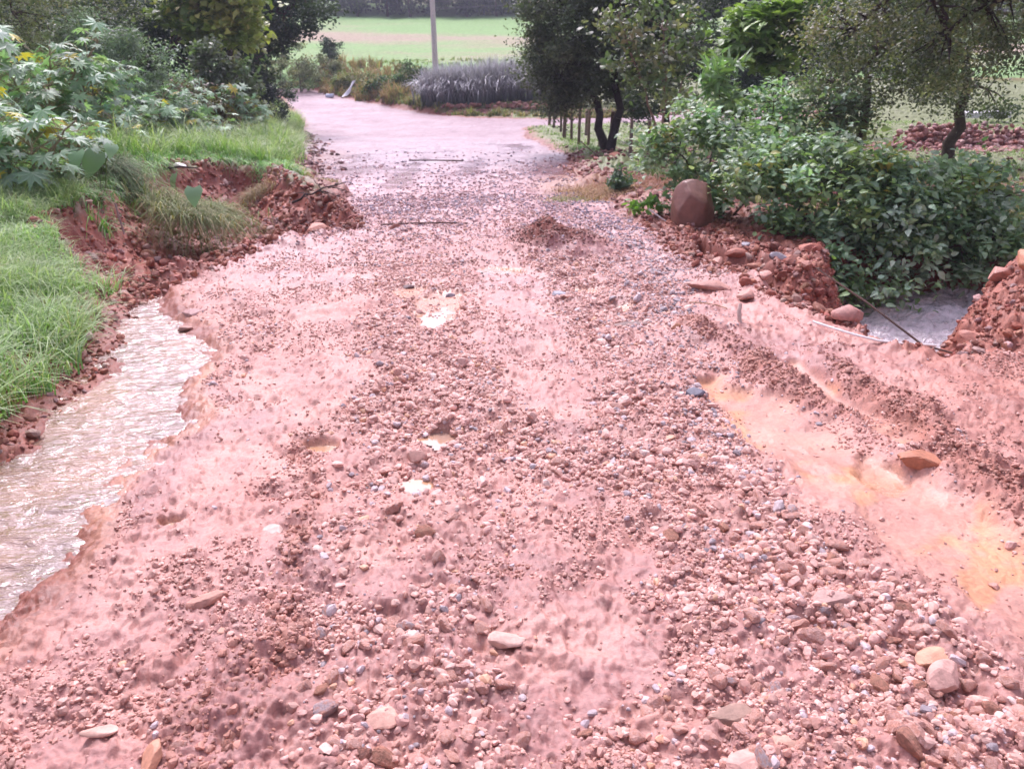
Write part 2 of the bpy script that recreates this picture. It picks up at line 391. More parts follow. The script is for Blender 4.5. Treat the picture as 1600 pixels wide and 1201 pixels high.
def plant(name, rough=.45, trans=.3, spec=.5):
    m, nt, N, Lk, b = mat(name); a = attr(nt)
    Lk.new(a.outputs['Color'], b.inputs['Base Color']); b.inputs['Roughness'].default_value = rough; b.inputs['Specular IOR Level'].default_value = spec
    t = N.new('ShaderNodeBsdfTranslucent'); Lk.new(mix(nt, a.outputs['Color'], (1.3, 1.5, .6), 1.0, 'MULTIPLY'), t.inputs[0])
    x = N.new('ShaderNodeMixShader'); x.inputs[0].default_value = trans
    Lk.new(b.outputs[0], x.inputs[1]); Lk.new(t.outputs[0], x.inputs[2]); Lk.new(x.outputs[0], N['Material Output'].inputs[0]); return m
M_LEAF = plant('leaf', .46, .30, .5); M_FAR = plant('far_leaf', .6, .2, .18); M_GRASS = plant('grass_blade', .5, .35, .35); M_CANE = plant('cane_leaf', .45, .06, .5); M_DRY = plant('dry_grass', .7, .2, .2)
def simple(name, rough=.6, spec=.4, nscale=30, amt=.5, bs=.4, bd=.01, coat=0):
    m, nt, N, Lk, b = mat(name); o = geo(nt); a = attr(nt); n = noise(nt, nscale, 7, .65, o)
    c = mix(nt, a.outputs['Color'], ramp(nt, n.outputs[0], [(.3, (.5, .5, .5)), (.7, (1.4, 1.4, 1.4))]).outputs[0], amt, 'MULTIPLY')
    Lk.new(c, b.inputs['Base Color']); b.inputs['Roughness'].default_value = rough; b.inputs['Specular IOR Level'].default_value = spec
    b.inputs['Coat Weight'].default_value = coat; b.inputs['Coat Roughness'].default_value = .15
    Lk.new(bump(nt, n.outputs[0], bs, bd), b.inputs['Normal']); return m
M_BARK = simple('bark', .85, .2, 14, .8, .8, .02); M_WOOD = simple('weathered_wood', .8, .2, 20, .6, .6, .01)
M_ROCK = simple('wet_stone', .62, .4, 30, .6, .5, .006, 0); M_BOULDER = simple('boulder_stone', .5, .35, 7, .5, .5, .02, .15)
M_PALE = simple('pale_plastic', .4, .5, 12, .2, .2, .003)
def stone_mat(name, cols):
    m, nt, N, Lk, b = mat(name); o = geo(nt); oi = N.new('ShaderNodeObjectInfo'); n = noise(nt, 2.2, 6, .65, o); n2 = noise(nt, 7, 6, .7, o)
    k = len(cols); c = ramp(nt, oi.outputs['Random'], [(i/(k-1), q) for i, q in enumerate(cols)]).outputs[0]
    c = mix(nt, c, (.47, .20, .135), ramp(nt, n.outputs[0], [(.42, (0, 0, 0)), (.62, (.85, .85, .85))]).outputs[0])
    c = mix(nt, c, ramp(nt, n2.outputs[0], [(.3, (.55, .55, .55)), (.7, (1.3, 1.3, 1.3))]).outputs[0], .6, 'MULTIPLY')
    Lk.new(c, b.inputs['Base Color']); b.inputs['Roughness'].default_value = .58; b.inputs['Specular IOR Level'].default_value = .4
    Lk.new(bump(nt, n2.outputs[0], .5, .08), b.inputs['Normal']); return m
M_ST = dict(pink=stone_mat('mud_coated_stone', [(.55, .31, .26), (.60, .36, .30), (.50, .27, .215)]),
            grey=stone_mat('grey_stone', [(.34, .27, .28), (.40, .31, .31), (.25, .20, .21)]),
            brown=stone_mat('brown_stone', [(.26, .12, .08), (.33, .16, .10), (.2, .09, .07)]),
            pale=stone_mat('pale_stone', [(.52, .35, .30), (.54, .34, .26), (.50, .33, .30)]))
def water(name, c1, c2, scale, sx, sy, rot, bs, bd, rough=.06, foam=0):
    m, nt, N, Lk, b = mat(name); o = geo(nt)
    mp = N.new('ShaderNodeMapping'); mp.inputs['Scale'].default_value = (sx, sy, 1); mp.inputs['Rotation'].default_value = (0, 0, rot); Lk.new(o, mp.inputs[0])
    n = noise(nt, scale, 4, .55, mp.outputs[0], .6); n2 = noise(nt, scale*3.2, 3, .5, mp.outputs[0], .4); n3 = noise(nt, 1.4, 4, .6, o)
    c = ramp(nt, n3.outputs[0], [(.35, c1), (.65, c2)]).outputs[0]
    Lk.new(c, b.inputs['Base Color']); b.inputs['Roughness'].default_value = rough; b.inputs['IOR'].default_value = 1.45; b.inputs['Specular IOR Level'].default_value = .6
    b.inputs['Coat Weight'].default_value = .6; b.inputs['Coat Roughness'].default_value = .04
    h = bump(nt, n.outputs[0], bs, bd); h = bump(nt, n2.outputs[0], bs*.6, bd*.4, h); Lk.new(h, b.inputs['Normal']); Lk.new(h, b.inputs['Coat Normal']); return m
M_STREAM = water('muddy_stream', (.21, .135, .105), (.32, .175, .115), 5.0, 1.1, 2.6, math.radians(-30), .8, .04)
M_CREEK = water('creek_water', (.70, .62, .63), (.78, .70, .72), 6, 1, 1.3, .5, 1.0, .12, .16)  # whitish base colour stands for foam and the sky reflection the shrubs block
M_PUDDLE = water('puddle_water', (.38, .24, .18), (.50, .26, .12), 5, 1, 1, 0, .25, .01, .10)

# ------------------------------------------------------------------ the ground, one sheet split where its surface changes
def grid_ground():
    ys = np.concatenate([np.linspace(-12, .75, 34), .8*(70/.8)**(np.linspace(0, 1, 960)), 70*(420/70)**(np.linspace(0, 1, 110)[1:])])
    u = np.linspace(-1, 1, 1041); ua = np.abs(u); uu = u*np.where(ua < .92, 1, 1+((ua-.92)/.08)**2*2)
    hw = .80*np.clip(ys, 0, None)+1.5
    X = hw[:, None]*uu[None]; Y = np.repeat(ys[:, None], len(u), 1)
    z, k = surf(X.ravel(), Y.ravel()); x = X.ravel(); y = Y.ravel()
    # material masks ------------------------------------------------
    def C(*c): return np.array(c, float)[None]
    n0 = fbm(x*.9, y*.9, 201, 4); n1 = fbm(x*3.2, y*3.2, 202, 4); n2 = fbm(x*14, y*14, 203, 3)
    col = np.repeat(C(.45, .225, .185), len(x), 0)
    def blend(c, m):
        nonlocal col
        m = np.clip(m, 0, 1)[:, None]; col = col*(1-m)+c*m
    blend(C(.34, .165, .145), ss(-.3, .6, n0)*.85)
    blend(C(.53, .28, .225), ss(.1, .7, n1)*.6); blend(C(.27, .11, .085), ss(.15, .6, fbm(x*5.5, y*5.5, 205, 4))*.35)
    blend(C(.34, .17, .135), k['g']*.55*ss(-.5, .5, n1))
    blend(C(.33, .165, .17), ss(6, 13, y)*.75)                    # compacted greyer roadway beyond, with lavender sky sheen mixed into its colour
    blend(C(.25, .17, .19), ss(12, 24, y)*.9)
    blend(C(.50, .26, .18), k['silt']*.6)
    blend(C(.55, .25, .09), k['silt']*ss(.2, .6, fbm(x*2.6-y*.8, y*1.4, 210, 3)+.25*fbm(x*9, y*9, 211, 3))*.6)
    blend(C(.30, .12, .085), np.clip(k['rid']*ss(-.5, .3, n1)+k['lump']*.5*ss(-.2, .4, n1), 0, 1)*.85)
    blend(C(.48, .24, .14), k['pud']*.8)
    md = np.exp(-(((x-MOUND[0])/.62)**2+((y-MOUND[1])/.5)**2)*1.6); blend(C(.20, .07, .05), ss(.25, .6, md)*.95)
    blend(C(.50, .24, .13), ss(.15, -.05, k['ds'])*.8)
    offr = ss(-.15, .15, k['dr']+.12*n1); blend(C(.24, .085, .06), offr)
    cut = np.maximum(ss(.06, -.12, k['dg']), ss(.08, -.10, k['dp'])); blend(C(.25, .075, .05), cut); blend(C(.36, .13, .09), cut*ss(.1, .6, n1)*.8); blend(C(.15, .05, .04), cut*ss(.0, .5, fbm(x*2, y*2, 221, 3))*.6)
    # right-hand shoulder is browner soil
    sh = ss(2.2, 3.2, x-(y-4.5)*.10)*ss(3, 4.4, y)*ss(9.5, 8, y)*(1-k['silt']); blend(C(.33, .125, .085), sh*.75)
    # brown trash-strewn verge where the road leaves the crossing
    vg = np.exp(-(((x-P(955, 290)[0])/1.6)**2+((y-P(955, 290)[1])/2.6)**2)); blend(C(.30, .15, .10), ss(.2, .6, vg)*.9)
    vg = np.exp(-(((x-P(480, 255)[0])/1.1)**2+((y-P(480, 255)[1])/4)**2)); blend(C(.22, .10, .085), ss(.2, .6, vg)*.8)
    # field: young crop in bands over pinkish soil
    fy = y+.16*x+6*fbm(x*.02, y*.02, 230, 3)
    band = np.sin(fy*.33)*.5+np.sin(fy*.11+1.3)*.6+.9*fbm(x*.03, y*.06, 231, 4)
    fm = ss(57, 60, y)
    grn = C(.185, .32, .11); soil = C(.33, .25, .19)
    mfield = .10+.90*ss(-1.7, .0, band+.35*fbm(x*.3, y*1.2, 232, 3))[:, None]
    fcol = soil*(1-mfield)+grn*mfield; col = np.where(fm[:, None] > .5, fcol, col)
    meadow = ss(.1, .8, k['dr'])*ss(14, 18, y)*(x > 0)*(1-fm); blend(C(.13, .19, .06), meadow*.85)
    lm = ss(.25, .9, np.minimum(k['dr'], k['ds']))*(x < 0)*(1-fm)*(1-cut); blend(C(.10, .13, .045), lm*.8)
    wet = .10+.10*n0+.30*k['pud']+.20*k['silt']*ss(-.2, .5, n1)+.15*ss(.15, -.05, k['ds'])
    track = k['trk']
    wet = wet+ss(9, 15, y)*ss(34, 24, y)*(.04+.14*ss(-.2, .5, n0))+.50*track-.12*ss(28, 36, y)
    wet = np.where(k['dr'] > .1, wet*.3, wet); wet = wet-.2*k['rid']-.6*md
    wet = np.where(y > 56, -.3, wet)
    n, mcol = X.shape
    f = np.arange((n-1)*(mcol-1)); fi = f//(mcol-1); fj = f % (mcol-1); a = fi*mcol+fj
    F4 = np.stack([a, a+1, a+1+mcol, a+mcol], 1)
    fr = k['dr'].reshape(n, mcol)[fi, fj]; fg = k['dg'].reshape(n, mcol)[fi, fj]; fp = k['dp'].reshape(n, mcol)[fi, fj]; fyy = Y[fi, fj]
    isroad = (fr < 0) & (fyy < 60) & (fg > 0) & (fp > 0); isfield = (fyy > 60) & ~isroad; isg = ~isroad & ~isfield
    V = np.stack([x, y, z], 1).astype(np.float32)
    for nm, msk, mt in (('road', isroad, M_EARTH), ('ground', isg, M_BANK), ('field', isfield, M_BANK)):
        ff = F4[msk]; used = np.unique(ff); rem = np.zeros(len(x), np.int64); rem[used] = np.arange(len(used))
        mb = MB(); mb.add(V[used], rem[ff], np.clip(col[used], .01, 1))
        o = mb.build(nm, mt); w = o.data.attributes.new('wet', 'FLOAT', 'POINT'); w.data.foreach_set('value', wet[used].astype(np.float32))
        tag(o, kind='structure')
grid_ground()
def sheet(name, poly, grow, off, m, rip=0, lab=None, n=(160, 220), level=None):
    x0, y0 = poly.min(0)-grow; x1, y1 = poly.max(0)+grow; x0 = max(x0, -12); x1 = min(x1, 14); y0 = max(y0, .3)
    xs = np.linspace(x0, x1, n[0]); ys = np.linspace(y0, y1, n[1]); X, Y = np.meshgrid(xs, ys); x = X.ravel(); y = Y.ravel()
    z = (base(y)+off) if level is None else np.full(x.shape, level)
    if rip:
        q = x*math.sin(.25)+y*math.cos(.25)
        z = z+(rip*(np.sin(q*38+3.0*fbm(x*1.5, y*1.5, 301, 3))*.5+fbm(x*5, y*14, 302, 3)) if rip < .01 else rip*1.6*(fbm(x*4+y, y*6, 303, 4, .6)+.5*np.abs(fbm(x*9, y*11, 304, 2))))
    s_ = sdf(poly, x, y); keep = (s_ < grow).reshape(X.shape); kf = keep[:-1, :-1] & keep[1:, 1:]
    i, j = np.nonzero(kf); a = i*n[0]+j; F4 = np.stack([a, a+1, a+1+n[0], a+n[0]], 1)
    us = np.unique(F4); rem = np.zeros(len(x), int); rem[us] = np.arange(len(us))
    mb = MB(); mb.add(np.stack([x, y, z], 1)[us], rem[F4]); o = mb.build(name, m); tag(o, kind='structure'); return o
sheet('stream_water', STREAM, .15, -.035, M_STREAM, .0045, n=(420, 700))
sheet('creek_water', PIT, -.15, 0, M_CREEK, .028, n=(300, 220), level=base(8.5)-.90)
for i, (cx, cy, rx, ry) in enumerate(PUDW):
    a = np.linspace(0, 2*math.pi, 18, endpoint=False); q = 1.35+.25*np.sin(3*a+i)+.2*np.sin(5*a+2*i)
    pp = np.stack([cx+rx*q*np.cos(a), cy+ry*q*np.sin(a)], 1)
    sheet('puddle', pp, .02, hz1(cx, cy)-float(base(cy))+.013, M_PUDDLE, 0, n=(24, 24))

# ------------------------------------------------------------------ gravel and stones
def eul(n, tilt=.5):
    a = rng.uniform(0, 2*math.pi, n); nrm = np.stack([rng.normal(0, tilt, n), rng.normal(0, tilt, n), np.ones(n)], 1); return nrm, a
STONE_COLS = [(.56, .32, .27), (.60, .37, .31), (.52, .29, .235), (.41, .205, .16), (.42, .34, .35), (.48, .38, .38), (.28, .23, .24), (.58, .43, .38), (.56, .31, .20)]
LANDMARKS = [(150, 1140, 'near the bottom left corner'), (300, 950, 'on the smooth left mud'), (480, 1120, 'in gravel at bottom left'), (620, 1120, 'in gravel at bottom centre-left'), (600, 960, 'in the nearest left gravel belt'),
 (790, 1010, 'on the smooth middle mud'), (850, 1150, 'at the bottom centre'), (1050, 1130, 'at the bottom right of centre'), (1200, 1160, 'beside the oblong buff stone'), (1300, 950, 'beside the split grey rock'),
 (1475, 1060, 'around the rounded pink rock'), (1560, 1170, 'in the bottom right corner'), (1000, 760, 'in the mid-road gravel'), (1150, 850, 'in the nearer right gravel belt'), (820, 720, 'in gravel right of middle puddle'),
 (560, 750, 'left of the middle puddle'), (1060, 620, 'near the blue-black wet stone'), (1420, 760, 'near the silt channel'), (650, 580, 'below the orange puddle'), (1000, 480, 'below the dark mud heap'), (780, 880, 'just above the smooth middle mud'), (330, 560, 'by the flooded ditch'), (640, 420, 'beyond the orange puddle'), (1250, 500, 'on the right shoulder')]
def scatter_gravel():
    pts = []
    # candidates, thinned by the gravel masks; density falls with distance like the size that still reads
    for y0, y1, dens in ((1.3, 3.2, 5200), (3.2, 5.5, 4200), (5.5, 9, 2600), (9, 15, 900), (15, 26, 170)):
        hw = .75*y1+1.0; n = int(dens*2*hw*(y1-y0)); x = rng.uniform(-hw, hw, n); y = rng.uniform(y0, y1, n)
        k = np.abs(x) < .70*y+1.0; pts.append(np.stack([x[k], y[k]], 1))
    p = np.concatenate(pts); z, k = surf(p[:, 0], p[:, 1], True)
    x, y = p.T
    prob = k['g']*1.0+.02
    d1 = np.minimum(np.minimum(np.hypot(x-MOUND[0], y-MOUND[1])*2, 1), 1)
    clod = np.clip(k['rid']*.9+k['lump']*.7, 0, 1)
    prob = np.maximum(prob, clod)*(1-.92*k['pud'])*(1-.85*k['trk'])*(1-.85*k['silt'])
    prob = np.where(np.hypot((x-MOUND[0])/.62, (y-MOUND[1])/.5) < 1.0, .05, prob)
    prob = np.where(k['dr'] > .05, .10, prob); prob = np.where((k['dg'] < .1) | (k['dp'] < .1), .22, prob); prob = np.where(k['ds'] < .03, 0, prob)
    prob = np.where((k['dr'] > .5) & (x < 0), 0, prob)
    prob *= np.clip(.8+.7*fbm(x*4, y*4, 401, 2), .15, 1.2)
    keep = rng.uniform(0, 1, len(x)) < prob
    x, y, z, clod = x[keep], y[keep], z[keep], clod[keep]; n = len(x); g = k['g'][keep]
    r = np.clip(np.exp(rng.normal(math.log(.0100), .50, n)), .0045, .047)*(.72+.35*np.clip(g, 0, 1))
    r = np.maximum(r, .0017*y*rng.uniform(.7, 1.3, n))
    r = np.where(clod > .4, np.minimum(r, .025), r)
    out = (k['dr'][keep] > .05) | (k['dp'][keep] < .1) | (k['dg'][keep] < .1)
    r = np.where(out, r*1.6, r)
    w = np.array([.30, .22, .24, .12, .035, .04, .015, .01, .03]); ci = rng.choice(9, n, p=w/w.sum())
    gy = (ss(.8, 1.6, x)*ss(2.6, 1.9, x)*ss(3.0, 4.5, y)+ss(7.5, 11, y)*.5)*.6
    ci = np.where(rng.uniform(0, 1, n) < gy*.8, rng.integers(4, 7, n), ci)
    col = np.array(STONE_COLS)[ci]*rng.uniform(.84, 1.16, (n, 1))
    col = np.where((clod > .4)[:, None], np.array([[.37, .175, .13]])*rng.uniform(.75, 1.3, (n, 1)), col)
    col = np.where(out[:, None], np.array([[.27, .10, .07]])*rng.uniform(.6, 1.5, (n, 1)), col)
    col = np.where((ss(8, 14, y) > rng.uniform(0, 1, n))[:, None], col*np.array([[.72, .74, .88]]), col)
    nrm, sp = eul(n, .35)
    px = r/np.hypot(y, 1.9+.09*y)*F
    mb = MB(); V2 = [rock(1, 100+i, 12, .01, .06) for i in range(10)]; V1 = [rock(0, 200+i, 8, .1, .4) for i in range(8)]
    big = px > 5; vi = rng.integers(0, 40, n)
    order = np.argsort(-px); ind = order[:300]; isind = np.zeros(n, bool); isind[ind] = True
    # the 300 that show largest are objects of their own
    meshes = {}; todo = {}
    for tone in M_ST:
        for i in range(5):
            v, f = rock(2, 300+i+10*len(meshes), 11, .010, .07); b = MB(); b.add(v, f); o = b.build('stone', M_ST[tone], smooth=False)
            meshes[tone, i] = o.data; bpy.data.objects.remove(o)
    for q in ind:
        tone = 'grey' if 4 <= ci[q] <= 6 else 'pale' if ci[q] == 7 else 'brown' if ci[q] == 3 else 'pink'
        o = bpy.data.objects.new('stone', meshes[tone, int(vi[q]) % 5]); COL.objects.link(o)
        rr = float(r[q]); o.location = (x[q], y[q], z[q]+rr*.06); o.scale = (rr*rng.uniform(.9, 1.3), rr*rng.uniform(.8, 1.1), rr*rng.uniform(.6, 1.1))
        o.rotation_euler = (rng.normal(0, .4), rng.normal(0, .4), rng.uniform(0, 6.28))
        zc = y[q]*math.cos(PITCH)+(1.9+.09*y[q])*math.sin(PITCH); sx = 800+x[q]/zc*F; t = math.atan2(1.9-z[q], y[q])-PITCH; sy = 600+F*math.tan(t)
        size = 'palm-sized' if rr > .045 else 'egg-sized' if rr > .03 else 'small'
        look = dict(pink='pink mud-coated', grey='bluish grey', brown='rusty brown', pale='pale buff')[tone]
        lm = min(LANDMARKS, key=lambda t: (t[0]-sx)**2+((t[1]-sy)*1.3)**2)
        todo.setdefault((size, look, lm[2]), []).append((sx, sy, o))
    nth = ['second', 'third', 'fourth', 'fifth', 'sixth', 'seventh', 'eighth', 'ninth', 'tenth', 'eleventh', 'twelfth', 'thirteenth', 'fourteenth', 'fifteenth', 'sixteenth']
    sets = []
    for (size, look, lm), L in todo.items():
        if len(L) > 10:
            L.sort(key=lambda t: t[1]); h_ = len(L)//2; sets += [('farther row, ', size, look, lm, L[:h_]), ('nearer row, ', size, look, lm, L[h_:])]
        else: sets.append(('', size, look, lm, L))
    for rw, size, look, lm, L in sets:
        L.sort(key=lambda t: t[0]); n_ = len(L)
        for i_, (_, _, o) in enumerate(L):
            side = rw if n_ == 1 else rw+('leftmost ' if i_ == 0 else 'rightmost ' if i_ == n_-1 else f'{nth[i_-1]} from left, ' if i_ <= n_//2 else f'{nth[min(n_-2-i_, 14)]} from right, ')
            tag(o, f"{side}{size} {look} stone {lm}", 'stone', 'stones lying loose on the road')
    for j in range(40):
        m = (vi == j) & ~isind
        for bb, src in ((True, V2[j % 10]), (False, V1[j % 8])):
            mm = m & (big == bb)
            if mm.any():
                pos = np.stack([x[mm], y[mm], z[mm]+r[mm]*.06], 1)
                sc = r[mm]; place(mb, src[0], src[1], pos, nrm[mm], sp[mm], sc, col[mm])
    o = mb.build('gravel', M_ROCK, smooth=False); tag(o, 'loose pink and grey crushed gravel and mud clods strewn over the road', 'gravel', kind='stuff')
scatter_gravel()

def crumbs():
    """small torn crumbs of the same mud, lying in drifts over the smooth parts"""
    pts = []
    for y0, y1, dens in ((1.3, 3.2, 6500), (3.2, 5.5, 3800), (5.5, 9, 1700), (9, 13, 900)):
        hw = .70*y1+1; n = int(dens*2*hw*(y1-y0)); x = rng.uniform(-hw, hw, n); y = rng.uniform(y0, y1, n); pts.append(np.stack([x, y], 1)[np.abs(x) < .68*y+1])
    p = np.concatenate(pts); x, y = p.T
    mdp = np.exp(-(((x-MOUND[0])/.7)**2+((y-MOUND[1])/.55)**2)*1.2)
    pr = 1.6*ss(.3, .6, mdp)+ss(.0, .75, fbm(x*2.6, y*2.6, 501, 4, .6)-.02)*.7+.02; k_ = rng.uniform(0, 1, len(x)) < pr; x = x[k_]; y = y[k_]
    z, k = surf(x, y, True)
    ok = (k['dr'] < .2) & (k['ds'] > .06) & (rng.uniform(0, 1, len(x)) > k['pud']*.95) & (rng.uniform(0, 1, len(x)) > k['silt']*.45); x, y, z = x[ok], y[ok], z[ok]; n = len(x)
    r = np.clip(np.exp(rng.normal(math.log(.0065), .45, n)), .003, .026); r = np.maximum(r, .0012*y)
    tone = fbm(x*2, y*2, 505, 3)[:, None]
    col = np.where(tone > .25, np.array([[.40, .195, .15]]), np.array([[.52, .28, .225]]))*rng.uniform(.7, 1.25, (n, 1)); nr, sp = eul(n, .5)
    md = np.exp(-(((x-MOUND[0])/.62)**2+((y-MOUND[1])/.5)**2)*1.2) > .35; col[md] = np.array([.20, .07, .05])*rng.uniform(.6, 1.4, (md.sum(), 1)); r[md] *= 1.3
    mb = MB()
    for i in range(8):
        v, f = rock(1 if i < 3 else 0, 700+i, 9, .16, .3); q = (rng.integers(0, 8, n) == i) if i == 0 else (idx == i)
        if i == 0: idx = rng.integers(0, 8, n); q = idx == 0
        place(mb, v, f, np.column_stack([x, y, z+r*.1])[q], nr[q], sp[q], r[q], col[q])
    tag(mb.build('mud_crumbs', M_EARTH_FINE, smooth=False), 'small crumbs of torn pink mud scattered in drifts over the road', 'mud crumbs', kind='stuff')
M_EARTH_FINE = simple('mud_crumb', .5, .5, 60, .4, .3, .003)
crumbs()
def bank_clods():
    """earth lumps and stones crumbling down the cut banks"""
    pts = []
    dpoly = PL([(1030, 340), (1110, 350), (1230, 395), (1350, 450), (1360, 500), (1280, 480), (1180, 440), (1090, 405), (1040, 375)])
    spoly = PL([(200, 452), (150, 520), (110, 578), (50, 628), (-60, 730), (-90, 700), (30, 600), (100, 540), (150, 480)])
    for poly, n in ((GULLY, 9000), (PIT, 12000), (dpoly, 3500), (spoly, 1800)):
        q = in_poly(poly, n, .25); pts.append(q[(q[:, 0] < 9)])
    p = np.concatenate(pts); x, y = p.T; z, k = surf(x, y, True)
    ok = (z > base(8.5)-1.06) | (x < 0); keep = ok & (rng.uniform(0, 1, len(x)) < .35+.6*ss(-.2, .4, fbm(x*2, y*2, 611, 3)))
    x, y, z = x[keep], y[keep], z[keep]; n = len(x); r = np.clip(np.exp(rng.normal(math.log(.022), .5, n)), .010, .08); r = np.where((y < 7) & (x < 0), r*.62, r)
    col = palette(n, [(.26, .085, .055), (.30, .11, .075), (.20, .065, .045), (.36, .16, .11), (.33, .20, .17)], .3); nr, sp = eul(n, .7); mb = MB(); idx = rng.integers(0, 7, n)
    for i in range(7):
        v, f = rock(1, 720+i, 9, .07, .08); q = idx == i; place(mb, v, f, np.column_stack([x, y, z+r*.1])[q], nr[q], sp[q], r[q], col[q])
    tag(mb.build('bank_rubble', M_CLOD, smooth=False), 'dark red earth lumps crumbling down the cut banks', 'earth lumps', kind='stuff')
M_CLOD = simple('red_clod', .7, .3, 40, .6, .5, .006)
def in_poly(poly, n, grow=0):
    x0, y0 = poly.min(0)-grow; x1, y1 = poly.max(0)+grow; out = []
    tot = 0
    while tot < n:
        x = rng.uniform(x0, x1, n*2); y = rng.uniform(y0, y1, n*2); k = sdf(poly, x, y) < grow; out.append(np.stack([x[k], y[k]], 1)); tot += k.sum()
    return np.concatenate(out)[:n]
bank_clods()
def single_rock(px, py, r, seed, col, label, name='rock', m=M_ROCK, scale=(1, 1, 1), rot=0, tilt=(0, 0), sink=.3, group=None, cat='rock', sub=3, planes=10, dz=0, soft=False):
    v, f = rock(4 if soft else sub, seed, planes, 0 if soft else .010, .10, soft); b = MB(); b.add(v*r*np.array(scale), f, col); o = b.build(name, m, smooth=soft)
    p = P(px, py); z = hz1(p[0], p[1]); o.location = (p[0], p[1], z+r*scale[2]*.7*(1-sink)+dz); o.rotation_euler = (tilt[0], tilt[1], rot)
    tag(o, label, cat, group); return o
MUD = (.40, .17, .11); RED = (.34, .12, .08); PK = (.46, .24, .19); GR = (.26, .23, .25)
for a in (
    (1432, 730, .10, 11, (.40, .16, .09), 'muddy red-brown rock lying alone in the orange silt on the right', (1.15, 1, .75), .3),
    (1104, 452, .17, 12, PK, 'flat pink rock half sunk in the mud ridge below the boulder', (1.3, .9, .5), .1),
    (1326, 498, .13, 13, (.44, .22, .18), 'rounded pinkish rock on the lip of the creek hollow', (1.1, .9, .8), .4),
    (1100, 372, .13, 14, PK, 'pale pink block-shaped rock just under the big boulder', (1.3, .9, .8), 0),
    (1262, 396, .15, 15, (.38, .13, .09), 'brick-red rock at the top of the dirt slope against the shrubs', (1.1, .9, .7), .6),
    (960, 262, .22, 16, (.42, .17, .11), 'orange-brown upright rock on the verge under the fence posts', (.8, .8, 1.0), .2),
    (1555, 478, .13, 17, (.44, .22, .17), 'pinkish rock on the dirt mound at the right edge, highest one', (1.2, .9, .7), .5),
    (1590, 490, .14, 18, (.48, .22, .13), 'orange-tinted rock on the dirt mound touching the right edge', (1, 1, .9), 1.2),
    (1530, 518, .11, 19, (.42, .18, .13), 'reddish rock at the foot of the dirt mound beside the creek', (1.2, .9, .7), 2),
    (1165, 468, .10, 20, PK, 'knobbly pink rock above the curved bare root', (1, .9, .8), .9),
    (1058, 516, .045, 21, (.36, .15, .08), 'small rusty cube-shaped stone where gravel meets the red dirt', (1, 1, 1), .2),
    (1083, 618, .055, 22, (.14, .13, .16), 'dark blue-black wet stone in the grey gravel of the right belt', (1.2, .9, .8), .2),
    (1300, 945, .06, 23, (.42, .26, .22), 'large split grey and pink rock standing in the right gravel belt', (1.3, 1, .9), .5),
    (1475, 1070, .058, 24, (.50, .29, .24), 'large rounded pink rock in the gravel near the bottom right', (1.2, 1, 1), .9),
    (1470, 1035, .055, 25, (.52, .28, .18), 'flat orange rock behind the rounded pink one near the bottom right', (1.4, 1.1, .5), .2),
    (1150, 1125, .055, 26, (.33, .2, .15), 'dark-bottomed slab stone near the bottom of the road', (1.5, .8, .7), .1),
    (1228, 1170, .05, 27, (.52, .30, .22), 'smooth oblong buff stone close to the bottom edge', (1.4, .8, .8), .1),
    (1175, 1200, .06, 28, (.50, .28, .23), 'broad flat pink stone half cut off by the bottom edge', (1.4, 1.1, .5), .1),
    (790, 1008, .05, 29, (.52, .32, .26), 'pale stone ringed by cracked mud in the middle of the smooth patch', (1.2, 1, .8), .1),
    (600, 1125, .05, 30, (.53, .29, .22), 'rounded peach stone in the middle gravel near the bottom edge', (1.2, 1, .7), .4),
    (155, 1145, .032, 31, (.52, .32, .25), 'oval cream stone in the smooth mud at the bottom left', (1.5, .8, .5), .1),
    (241, 1188, .038, 32, (.46, .22, .14), 'orange brick fragment standing in mud at the bottom left', (.7, 1.6, .8), .05),
    (325, 945, .05, 33, (.40, .20, .15), 'brown clod on the smooth mud left of the gravel belt', (1.3, .8, .8), .5),
    (372, 975, .05, 34, (.52, .28, .20), 'flat peach flake of stone on the smooth left-hand mud', (1.5, .8, .3), .6),
    (425, 832, .05, 35, (.50, .34, .29), 'whitish flat stone sunk in the mud beside the left gravel belt', (.9, 1.2, .3), .2),
    (650, 717, .045, 36, (.38, .20, .16), 'brown stone standing beside the middle puddle', (1.1, .9, 1), .2),
    (305, 492, .07, 37, (.40, .22, .20), 'flat reddish-grey stone at the lip of the flooded ditch', (1.4, .9, .6), .2),
    (291, 510, .05, 38, (.36, .19, .15), 'brown stone lying in the edge of the flood water', (1.2, .9, .7), .5),
    (983, 508, .08, 39, (.22, .14, .12), 'dark flat slab on the gravel right of the road centre', (1.6, .7, .4), .1),
    (872, 465, .07, 40, (.30, .29, .33), 'grey pointed stone on the gravel below the dark mud heap', (1.1, .9, .8), .5),
    (704, 460, .045, 41, (.20, .15, .17), 'small dark stone right of the orange puddle', (1, 1, .9), 0),
    (636, 447, .06, 42, (.15, .09, .09), 'dark wet stone at the back edge of the orange puddle', (1.5, .8, .6), .2),
    (492, 345, .2, 43, (.46, .20, .14), 'smooth orange-brown mud block at the mouth of the washed-out hollow', (.8, .9, .8), .2),
    (618, 358, .08, 44, (.30, .12, .09), 'lone dark red clod on the far gravel stretch', (1.2, 1, .8), .2)):
    single_rock(*a[:4], a[4], a[5], scale=a[6], rot=a[7])
